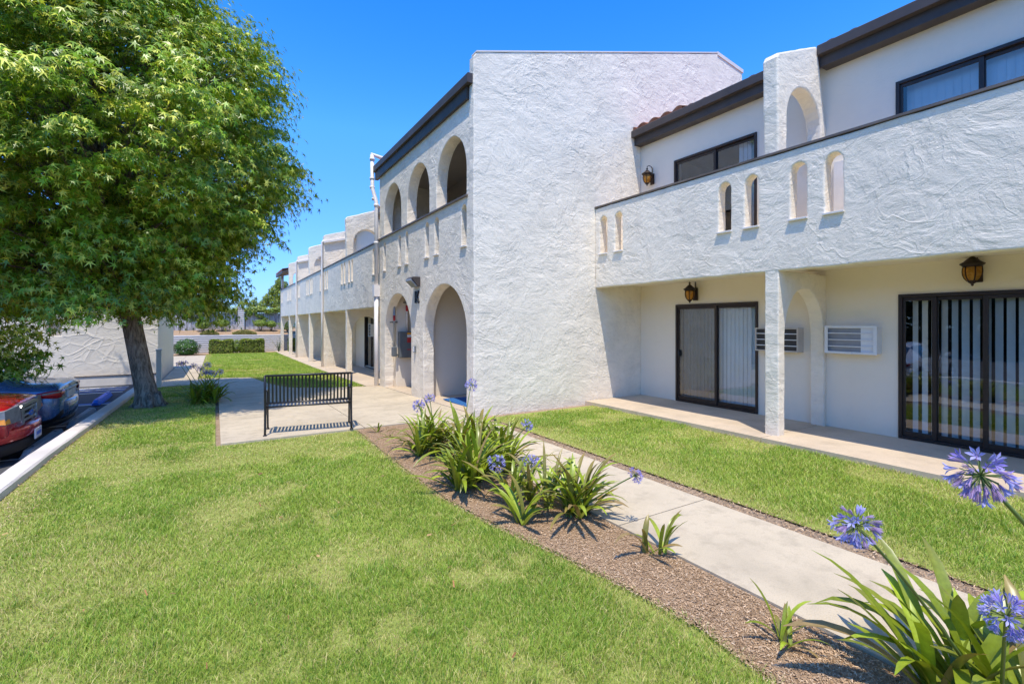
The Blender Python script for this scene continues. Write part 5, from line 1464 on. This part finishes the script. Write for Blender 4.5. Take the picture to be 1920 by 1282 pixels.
# ---- agapanthus
def agapanthus(x, y, z0, n, L, spread, label, heads=(), width=0.03, up=1.0, dull=0.0, group='agapanthus plants', crowns=1, seed=0, bloom=0.09, yellow=0.12):
    lr = random.Random(100 + seed)
    r = empty('agapanthus', (x, y, z0), 0, label, 'flowering plant' if heads else 'plant', group); off = (x, y, z0)
    V = []; F = []; C = []
    ck = [(lr.uniform(-1, 1) * spread, lr.uniform(-1, 1) * spread) for _ in range(crowns)]
    seg = 8
    for i in range(n):
        cx, cy = ck[i % crowns]
        az = lr.uniform(0, 2 * PI); l = L * lr.uniform(0.55, 1.1); w = width * lr.uniform(0.95, 1.5)
        e = math.radians(lr.uniform(48, 86)) * up if lr.random() < 0.75 else math.radians(lr.uniform(25, 55))
        bend = lr.uniform(0.25, 1.25) * (1.2 if lr.random() < 0.25 else 1)
        tw = lr.uniform(-0.4, 0.4); side = lr.uniform(-0.15, 0.15)
        p = Vector((x + cx + lr.uniform(-.03, .03), y + cy + lr.uniform(-.03, .03), z0 - 0.01))
        base = np.array([0.29, 0.365, 0.025]) * lr.uniform(0.65, 1.25); tipc = base * 1.25
        if lr.random() < yellow: base = np.array([0.20, 0.21, 0.04]) * lr.uniform(0.7, 1.1); tipc = np.array([0.36, 0.25, 0.06])
        elif lr.random() < 0.35: tipc = np.array([0.22, 0.22, 0.05])
        if lr.random() < 0.03: base = np.array([0.36, 0.25, 0.10]); tipc = base * 0.9
        b0 = len(V)
        for k in range(seg + 1):
            t = k / seg
            ee = e - bend * t * t * 1.25; aa = az + side * t
            d = Vector((math.cos(aa) * math.cos(ee), math.sin(aa) * math.cos(ee), math.sin(ee)))
            if k > 0: p = p + d * (l / seg)
            if p.z < z0 + 0.012: p.z = z0 + 0.012
            s = Vector((-math.sin(aa), math.cos(aa), 0)); nn = s.cross(d)
            s = s * math.cos(tw * t) + nn * math.sin(tw * t); nn = s.cross(d)
            ww = w * (0.62 + 0.38 * math.sin(min(1, t * 1.6) * PI / 2)) * (1 - max(0, (t - 0.60) / 0.40) ** 2.6 * 0.92) * 0.5
            V += [tuple(p + s * ww - nn * ww * 0.30), tuple(p + nn * 0.0), tuple(p - s * ww - nn * ww * 0.30)]
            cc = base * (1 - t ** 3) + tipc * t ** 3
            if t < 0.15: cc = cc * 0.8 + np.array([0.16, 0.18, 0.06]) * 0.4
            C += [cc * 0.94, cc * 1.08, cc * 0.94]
        for k in range(seg):
            q = b0 + 3 * k
            F += [(q, q + 1, q + 4, q + 3), (q + 1, q + 2, q + 5, q + 4)]
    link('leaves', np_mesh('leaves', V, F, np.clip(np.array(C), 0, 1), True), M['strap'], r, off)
    for hi, h in enumerate(heads):
        hx, hy, hz = h[:3]; rad = h[3] if len(h) > 3 else bloom; old = h[4] if len(h) > 4 else 0.0; fine = h[5] if len(h) > 5 else False
        bx, by = (h[6], h[7]) if len(h) > 7 else (x + ck[hi % crowns][0], y + ck[hi % crowns][1])
        a = Vector((bx, by, z0)); b = Vector((hx, hy, hz)); md = a.lerp(b, 0.55) + Vector((0, 0, 0.06 * (b - a).length))
        pts = []
        for k in range(9):
            t = k / 8; pts.append((a * (1 - t) ** 2 + md * 2 * t * (1 - t) + b * t * t)[:])
        m = MB().tube(pts, [0.0075 - 0.0025 * k / 8 for k in range(9)], 8)
        st = m.build('flower_stem', M['stem'], r, off)
        axis = (Vector(pts[-1]) - Vector(pts[-2])).normalized()
        make_umbel(st, (hx, hy, hz), axis, rad, lr, off, old, fine)
    return r
t_ = NT('green_stem'); M['stem'] = t_.done(t_.bsdf((0.12, 0.17, 0.04), 0.45, 0, 0.4))
def make_umbel(parent, c, axis, rad, lr, off, old=0.0, fine=False):
    c = Vector(c); V = []; F = []; C = []; SV = MB()
    n = 46 if fine else 30
    q = axis.to_track_quat('Z', 'Y')
    for i in range(n):
        zz = 1 - (i + 0.5) / n * (1.45 + 0.25 * old); a = i * 2.39996 + lr.uniform(-.25, .25)
        rr = math.sqrt(max(0, 1 - zz * zz)); d = q @ Vector((rr * math.cos(a), rr * math.sin(a), zz))
        d = (d + Vector((lr.uniform(-.14, .14), lr.uniform(-.14, .14), lr.uniform(-.14, .14) - 0.5 * old * lr.random()))).normalized()
        pl = rad * lr.uniform(0.40, 0.60)
        p0 = c; p1 = c + d * pl
        d2 = (d + Vector((0, 0, -0.35 - 0.6 * old * lr.random()))).normalized()
        SV.tube([p0[:], (c + d * pl * 0.6)[:], p1[:]], 0.0014 if fine else 0.002, 4, False)
        wilt = lr.random() < old * 0.55
        tl = rad * lr.uniform(0.34, 0.50)
        s = d2.cross(Vector((0.3, 0.2, 1))).normalized(); u = d2.cross(s)
        colb = np.array([0.25, 0.24, 0.60]); colt = np.array([0.52, 0.50, 0.86]) * lr.uniform(0.85, 1.15)
        if wilt: colb = np.array([0.34, 0.22, 0.42]); colt = np.array([0.50, 0.36, 0.58])
        elif lr.random() < 0.3: colt = np.array([0.36, 0.27, 0.72])
        bud = lr.random() < 0.18
        for k in range(6):
            an = k * PI / 3 + lr.uniform(-.1, .1); an2 = an + 0.36; an3 = an - 0.36
            def pos(f, spread, aa): return p1 + d2 * tl * f + (s * math.cos(aa) + u * math.sin(aa)) * tl * spread
            o = 0.12 if bud else (0.20 if wilt else 0.50)
            b0 = len(V)
            for (f, sp, aa) in ((0.0, 0.03, an), (0.55, 0.13, an2), (0.62, 0.17, an), (0.55, 0.13, an3), (0.80, 0.09 + 0.55 * (o - 0.10), an2), (0.82, 0.09 + 0.55 * (o - 0.10), an3), (1.0 if bud or wilt else 0.95, 0.04 + o, an)):
                V.append(pos(f, sp, aa)[:]); tt = min(1, f); C.append(colb * (1 - tt) + colt * tt)
            F += [(b0, b0 + 1, b0 + 2), (b0, b0 + 2, b0 + 3), (b0 + 1, b0 + 4, b0 + 2), (b0 + 2, b0 + 5, b0 + 3), (b0 + 4, b0 + 6, b0 + 2), (b0 + 2, b0 + 6, b0 + 5)]
    me = np_mesh('flower_head', V, F, np.clip(np.array(C), 0, 1))
    link('flower_head', me, M['petal'], parent, off)
    SV.build('flower_stalks', M['stem'], parent, off)
gz = 0.0
agapanthus(2.28, 5.75, gz, 115, 0.65, 0.23, 'agapanthus at the far end of the bed, two pale blue heads above it', [(2.284, 5.998, 0.56, 0.095), (2.48, 6.112, 0.62, 0.085)], 0.032, crowns=4, seed=1)
agapanthus(2.70, 5.30, gz, 112, 0.70, 0.21, 'tall agapanthus with one flower head against the white building corner', [(2.91, 5.727, 0.82, 0.095)], 0.034, crowns=4, seed=2)
agapanthus(2.14, 4.40, gz, 125, 0.62, 0.19, 'dense dark green agapanthus nearest the lawn edge, large blue head on its right', [(2.30, 3.99, 0.30, 0.10)], 0.034, crowns=4, seed=3)
agapanthus(2.62, 4.72, gz, 115, 0.66, 0.21, 'agapanthus in the middle of the bed beside the walkway', [(3.10, 4.66, 0.45, 0.085)], 0.034, crowns=4, seed=4)
agapanthus(2.10, 3.27, gz, 13, 0.44, 0.05, 'thin upright agapanthus shoot with few leaves at the lawn edge', (), 0.038, up=1.0, crowns=2, seed=5, yellow=0.2)
agapanthus(2.42, 3.55, gz, 60, 0.55, 0.14, 'yellowing agapanthus with a blue head, left of the pair before the sprout', [(2.59, 3.81, 0.30, 0.10)], 0.028, crowns=3, seed=6, yellow=0.35)
agapanthus(2.62, 3.17, gz, 90, 0.56, 0.13, 'yellow-green agapanthus whose single flower leans out over the walkway', [(2.864, 2.735, 0.43, 0.07, 0.3)], 0.030, crowns=3, seed=7, yellow=0.32)
agapanthus(2.66, 2.34, gz, 12, 0.36, 0.05, 'small lone agapanthus sprout at the walkway edge, joint beside it', (), 0.027, crowns=2, seed=8, yellow=0.3)
agapanthus(2.47, 1.34, gz, 11, 0.30, 0.03, 'thin weak sprout in the mulch left of the big front plant', (), 0.018, crowns=1, seed=9, yellow=0.2)
agapanthus(2.06, 7.2, gz, 7, 0.20, 0.03, 'tiny leaf tuft in the mulch near the bench leg', (), 0.02, crowns=1, seed=10, yellow=0.2)
agapanthus(2.12, 6.8, gz, 4, 0.20, 0.02, 'very small pale seedling between tuft and big agapanthus', (), 0.018, crowns=1, seed=11, yellow=0.7)
agapanthus(2.78, 0.68, gz, 62, 0.67, 0.14, 'large agapanthus in the front right corner with broad glossy leaves', [(1.938, 0.796, 0.930, 0.086, 0.7, True, 2.86, 0.66), (2.25, 0.485, 0.668, 0.080, 0.0, True, 2.80, 0.62)], 0.044, crowns=5, seed=13, yellow=0.14)
agapanthus(2.85, -0.10, gz, 46, 0.60, 0.12, 'agapanthus off the right edge, only its faded mauve flower head shows', [(1.70, 0.414, 1.253, 0.080, 1.0, True, 2.75, 0.0)], 0.042, crowns=4, seed=14)
tb = g(12.4) - 0.01
Rv = Vector((0.849, -0.528, 0)); hd = []
for (px, pyy) in ((337.5, 683), (346, 682), (363, 687), (377, 692), (389.5, 685), (384, 700), (392, 699), (400, 700.5), (413, 698)):
    p = Vector((-0.26, 12.45, 0)) + Rv * ((px - 378) / 895 * 10.4); hd.append((p.x, p.y, 1.65 - (pyy - 606) / 895 * 10.4, 0.085))
agapanthus(-0.22, 12.45, tb, 190, 0.66, 0.26, 'big dark shaded agapanthus clump with many dark blue heads by the tree', hd, 0.030, crowns=9, seed=12, yellow=0.02)

# ---- mulch chips
def chips(name, region, n, cols, smin, smax, zo=0.004):
    pts = region(n); n = len(pts)
    z = gv(pts[:, 1]) + zo; P = np.stack([pts[:, 0], pts[:, 1], z], 1)
    a = rng.uniform(0, 2 * PI, n); L = rng.uniform(smin, smax, n); W = L * rng.uniform(0.10, 0.35, n); ti = rng.normal(size=n) * 0.25
    d = np.stack([np.cos(a), np.sin(a), ti], 1) * L[:, None] / 2; s = np.stack([-np.sin(a), np.cos(a), rng.normal(size=n) * 0.3], 1) * W[:, None] / 2
    up = np.array([0, 0, 1.0]) * (0.003 + 0.35 * np.abs(ti) * L)[:, None]
    V = np.stack([P - d - s + up, P + d - s + up, P + d + s + up, P - d + s + up], 1).reshape(-1, 3)
    F = (np.arange(n)[:, None] * 4 + np.arange(4)[None, :])
    c = np.array(cols)[rng.integers(0, len(cols), n)] * rng.uniform(0.7, 1.2, (n, 1))
    o = link(name, np_mesh(name, V, F, np.repeat(np.clip(c, 0, 1), 4, 0)), M['chip']); o['kind'] = 'stuff'
    return o
def bed(n):
    y = -0.6 + 8.1 * rng.random(n) ** 1.5; e = np.array([mulch_edge(v) for v in y]); x = e - 0.05 + (2.80 - e) * rng.random(n)
    return np.stack([x, y], 1)
MC = [(0.56, 0.385, 0.23), (0.48, 0.315, 0.18), (0.38, 0.24, 0.13), (0.63, 0.47, 0.31), (0.27, 0.165, 0.085), (0.53, 0.355, 0.21)]
chips('mulch_chips', bed, 80000, MC, 0.004, 0.019, 0.008)
def verge(n):
    y = -0.6 + 8.0 * rng.random(n) ** 1.3; return np.stack([3.85 + 0.28 * rng.random(n) ** 1.4, y], 1)
chips('dry_litter', verge, 12000, MC, 0.006, 0.024, -0.012)
def kerbside(n):
    y = 5.5 + 8 * rng.random(n); return np.stack([-1.70 + 0.35 * rng.random(n) ** 2, y], 1)
chips('dry_litter', kerbside, 2600, MC, 0.008, 0.026)
def lawnlitter(n):
    k = n // 2
    a = np.stack([rng.uniform(-1.4, 1.8, k), rng.uniform(1.8, 7.3, k)], 1)
    b = np.stack([1.35 + rng.normal(size=n - k) * 0.35, 17.4 + rng.normal(size=n - k) * 1.2], 1)
    return np.concatenate([a, b])
chips('fallen_leaves', lawnlitter, 190, [(0.36, 0.18, 0.07), (0.45, 0.28, 0.12), (0.30, 0.14, 0.08)], 0.015, 0.045, 0.022)

# ---- grass blades
def grass(name, x0, x1, y0, y1, inside, dry, dens, h=(0.020, 0.046), ymin=0.7):
    """blades as real geometry; fewer and wider with distance"""
    Xs = []; Ys = []; Ws = []
    cell = 0.5
    for cx in np.arange(x0, x1, cell):
        for cy in np.arange(y0, y1, cell):
            d = max(1.6, math.hypot(cx + cell / 2, cy + cell / 2))
            k = dens * min(1.0, (2.6 / d) ** 1.08)
            n = int(k * cell * cell)
            Xs.append(cx + rng.random(n) * cell); Ys.append(cy + rng.random(n) * cell); Ws.append(np.full(n, min(0.012, 0.0024 * max(1.0, (d / 2.6) ** 0.72))))
    X = np.concatenate(Xs); Y_ = np.concatenate(Ys); W = np.concatenate(Ws)
    k = inside(X, Y_); X, Y_, W = X[k], Y_[k], W[k]
    dr = np.clip(dry(X, Y_), 0, 1)
    k = rng.random(len(X)) > dr * 0.72; X, Y_, W, dr = X[k], Y_[k], W[k], dr[k]
    n = len(X)
    tuft = vnoise(X * 2.2, Y_ * 2.2, 21); tuft2 = vnoise(X * 7, Y_ * 7, 22)
    H = rng.uniform(h[0], h[1], n) * (0.65 + 0.5 * tuft + 0.35 * tuft2) * (1 - 0.35 * dr)
    az = vnoise(X * 1.3, Y_ * 1.3, 23) * 9 + rng.normal(size=n) * 1.9
    lean = rng.uniform(0.1, 1.25, n) * H * 0.95
    yaw = rng.uniform(0, 2 * PI, n)
    z = gv(Y_) - 0.014
    W = W * rng.uniform(0.7, 1.3, n)
    sx, sy = np.cos(yaw) * W / 2, np.sin(yaw) * W / 2
    lx, ly = np.cos(az) * lean, np.sin(az) * lean
    def pt(f, hh, w):
        return np.stack([X + lx * f + sx * w, Y_ + ly * f + sy * w, z + H * hh], 1)
    V = np.stack([pt(0, 0, 1), pt(0, 0, -1), pt(0.35, 0.62, 0.85), pt(0.35, 0.62, -0.85), pt(1.0, 0.96, 0.0)], 1).reshape(-1, 3)
    i = np.arange(n)[:, None] * 5
    F = np.concatenate([i + np.array([[0, 1, 3]]), i + np.array([[0, 3, 2]]), i + np.array([[2, 3, 4]])], 0)
    g1 = np.array([0.24, 0.41, 0.035]); g2 = np.array([0.54, 0.66, 0.10]); g3 = np.array([0.84, 0.71, 0.28]); g4 = np.array([0.12, 0.30, 0.03])
    mix = np.clip(vnoise(X * 0.8, Y_ * 0.8, 31) * 0.6 + vnoise(X * 3.1, Y_ * 3.1, 32) * 0.5 + rng.normal(size=n) * 0.22, 0, 1)[:, None]
    c = g1 * (1 - mix) + g2 * mix
    dk = (rng.random(n) < 0.16 * (1 - dr))[:, None]; c = np.where(dk, g4, c)
    yl = (rng.random(n) < (0.13 + 0.82 * dr))[:, None]; c = np.where(yl, g3 * rng.uniform(0.7, 1.15, (n, 1)), c)
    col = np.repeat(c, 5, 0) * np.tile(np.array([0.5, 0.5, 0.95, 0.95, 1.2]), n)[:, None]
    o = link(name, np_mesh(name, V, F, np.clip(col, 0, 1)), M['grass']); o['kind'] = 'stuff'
    return o
def fbm(x, y, s, sd): return 0.6 * vnoise(x * s, y * s, sd) + 0.4 * vnoise(x * s * 2.7, y * s * 2.7, sd + 1)
def in_left(X, Y_):
    e = np.interp(Y_, [-4, 0.5, 1.24, 1.62, 2.07, 2.69, 3.38, 4.22, 5.7, 7.6], [2.2, 2.2, 2.2, 2.26, 2.21, 2.10, 1.95, 1.84, 1.83, 1.87]) + 0.09 * (fbm(X, Y_, 3.0, 41) - 0.45)
    a = (Y_ < 7.55) & (X < e) & (X > -1.69)
    b = (Y_ >= 7.55) & (X < -0.02 + 0.05 * (vnoise(X * 0, Y_ * 4, 3) - 0.5)) & (X > -1.69) & (Y_ < 16.85)
    tr = np.hypot(X - TX, Y_ - TY) > 0.42 + 0.2 * vnoise(X * 5, Y_ * 5, 8)
    return (a | b) & tr
def dry_left(X, Y_):
    d = np.clip((fbm(X, Y_ * 1.3, 0.9, 51) - 0.50) * 3.6, 0, 0.8)
    d = np.maximum(d, np.clip((fbm(X + 5, Y_, 3.2, 57) - 0.62) * 4.5, 0, 0.7))
    kd = (X + 1.70) / (0.42 * (0.4 + 1.2 * vnoise(X * 0 + 1, Y_ * 1.4, 53)) + 0.05)
    d = np.maximum(d, np.clip(1.15 - kd, 0, 1) * ((Y_ > 4) & (Y_ < 13.5)))
    ed = np.clip(1 - np.abs(Y_ - 7.55) / 0.12, 0, 0.5) * (X > 0)
    d = np.maximum(d, ed)
    e = np.interp(Y_, [-4, 1.24, 2.69, 4.22, 7.6], [2.2, 2.2, 2.1, 1.84, 1.87])
    d = np.maximum(d, np.clip(1 - (e - X) / 0.14, 0, 0.75) * (0.4 + 0.6 * vnoise(X * 3, Y_ * 3, 55)) * (Y_ < 7.6))
    sh = np.clip(1 - np.hypot(X - TX, Y_ - TY) / 1.3, 0, 0.8)
    return np.maximum(d, sh)
grass('lawn_grass', -1.7, 2.45, 0.6, 16.9, in_left, dry_left, 21000)
def in_right(X, Y_):
    return (X > 4.07 + 0.14 * (fbm(X, Y_, 2.5, 61) - 0.4)) & (X < 6.46 + 0.04 * (vnoise(X, Y_ * 5, 62) - 0.5)) & (Y_ < 7.22 + 0.2 * (fbm(X, Y_, 2, 63) - 0.5))
def dry_right(X, Y_):
    d = np.clip((fbm(X, Y_, 1.3, 65) - 0.52) * 3.6, 0, 0.7)
    d = np.maximum(d, np.clip(1 - (X - 4.07) / (0.25 + 0.55 * vnoise(X * 0, Y_ * 1.7, 66)), 0, 0.9))
    d = np.maximum(d, np.clip(1 - (7.2 - Y_) / 0.4, 0, 0.9) * np.clip((X - 5.4) / 0.5, 0.2, 1))
    return d
grass('lawn_grass', 3.95, 6.55, -1.0, 7.5, in_right, dry_right, 15000, (0.026, 0.052))
def in_far(X, Y_):
    yy = np.linspace(13.4, 36.2, 400); ll = np.array([far_lawn_left(v) for v in yy])
    return (X > np.interp(Y_, yy, ll) + 0.03) & (X < 3.54)
def dry_far(X, Y_):
    yy = np.linspace(13.4, 36.2, 400); ll = np.array([far_lawn_left(v) for v in yy])
    e = X - np.interp(Y_, yy, ll)
    d = np.clip((fbm(X, Y_, 0.6, 71) - 0.64) * 4, 0, 0.55)
    d = np.maximum(d, np.clip(1 - e / 0.35, 0, 0.8))
    return np.maximum(d, np.clip(1 - (Y_ - 13.45) / 0.3, 0, 0.8))
grass('lawn_grass', -0.5, 3.6, 13.4, 36.2, in_far, dry_far, 16000, (0.04, 0.07))

# ---- planting across the car park, mirrored in the glass doors
def far_row():
    r = empty('tree_row', (-24, 5, -0.5), 0, 'dark row of trees across the car park, only mirrored in the glass doors', 'trees'); off = (-24, 5, -0.5)
    P = []; N = []
    for i in range(16):
        c = (-24 + rnd.uniform(-1, 1), -26 + 3.6 * i, 2.6 + rnd.uniform(-.4, .6))
        p, d = ellipsoid_points(c, (1.8, 2.6, 4.2), 2600); P.append(p); N.append(unit(d + rng.normal(size=d.shape) * 0.4))
    P = np.concatenate(P); N = np.concatenate(N)
    link('foliage', leaf_mesh('foliage', P, N, rng.uniform(0.3, 0.6, len(P)), shade((0.035, 0.06, 0.015), len(P), 0.3), 0.7), M['hedge'], r, off)
far_row()

# ================================================================== REBASE BUILDINGS TO THEIR FOOT
def rebase(root, loc):
    root.location = loc
    done = set()
    def walk(o):
        for c in o.children:
            if c.type == 'MESH' and c.data.name not in done:
                done.add(c.data.name); c.data.transform(Matrix.Translation(-Vector(loc)))
            walk(c)
    bpy.context.view_layer.update()
    walk(root)
rebase(BLD, (3.9, 7.57, 0.0))
rebase(GAR, (-1.53, 18.7, -0.2))

# ================================================================== LIGHT, SKY, CAMERA
sun_dir = Vector((0.215, 0.325, -1.0)).normalized()
elev = math.asin(-sun_dir.z)
azim = math.atan2(-sun_dir.x, -sun_dir.y)
w = bpy.data.worlds.new('World'); scene.world = w; w.use_nodes = True
nt = w.node_tree; nt.nodes.clear()
out = nt.nodes.new('ShaderNodeOutputWorld'); bg = nt.nodes.new('ShaderNodeBackground')
sky = nt.nodes.new('ShaderNodeTexSky'); sky.sky_type = 'NISHITA'; sky.sun_disc = False
sky.sun_elevation = elev; sky.sun_rotation = azim % (2 * PI)
sky.air_density = 1.0; sky.dust_density = 0.3; sky.ozone_density = 2.0; sky.altitude = 50
hs = nt.nodes.new('ShaderNodeHueSaturation'); hs.inputs['Saturation'].default_value = 1.42; hs.inputs['Value'].default_value = 2.25; hs.inputs['Hue'].default_value = 0.507
nt.links.new(sky.outputs[0], hs.inputs['Color']); tcw = nt.nodes.new('ShaderNodeTexCoord'); sxw = nt.nodes.new('ShaderNodeSeparateXYZ'); rw = nt.nodes.new('ShaderNodeValToRGB'); mw = nt.nodes.new('ShaderNodeMix')
nt.links.new(tcw.outputs['Generated'], sxw.inputs[0]); nt.links.new(sxw.outputs['Z'], rw.inputs['Fac'])
rw.color_ramp.elements[0].position = 0.0; rw.color_ramp.elements[0].color = (0.17, 0.29, 0.68, 1)
rw.color_ramp.elements[1].position = 0.36; rw.color_ramp.elements[1].color = (1, 1, 1, 1)
ez = rw.color_ramp.elements.new(0.62); ez.color = (0.72, 0.88, 1.0, 1)
em = rw.color_ramp.elements.new(0.14); em.color = (0.42, 0.58, 0.91, 1)
mw.data_type = 'RGBA'; mw.blend_type = 'MULTIPLY'; mw.inputs[0].default_value = 1.0
nt.links.new(hs.outputs[0], mw.inputs[6]); nt.links.new(rw.outputs[0], mw.inputs[7]); nt.links.new(mw.outputs[2], bg.inputs['Color'])
bg.inputs['Strength'].default_value = 0.15
nt.links.new(bg.outputs[0], out.inputs['Surface'])
sl_ = bpy.data.lights.new('sun', 'SUN'); sl_.energy = 5.0; sl_.angle = math.radians(0.53); sl_.color = (1.0, 0.925, 0.80)
so = bpy.data.objects.new('sun', sl_); COL.objects.link(so)
so.rotation_euler = sun_dir.to_track_quat('-Z', 'Y').to_euler(); so.location = (-10, -15, 40)

cam = bpy.data.cameras.new('camera'); cam.sensor_width = 36.0; cam.sensor_fit = 'HORIZONTAL'
cam.lens = 895 / 1920 * 36; cam.shift_y = -35 / 1920; cam.clip_start = 0.05; cam.clip_end = 2000
co = bpy.data.objects.new('camera', cam); COL.objects.link(co)
co.location = (0, 0, 1.65); co.rotation_euler = (PI / 2, 0, -math.atan(556 / 895))
scene.camera = co
scene.view_settings.view_transform = 'Standard'; scene.view_settings.look = 'None'
scene.view_settings.exposure = 0; scene.view_settings.gamma = 1
scene.cycles.max_bounces = 10; scene.cycles.diffuse_bounces = 5; scene.cycles.glossy_bounces = 4
scene.cycles.transmission_bounces = 6; scene.cycles.transparent_max_bounces = 16
scene.cycles.use_denoising = True
scene.cycles.sample_clamp_indirect = 8
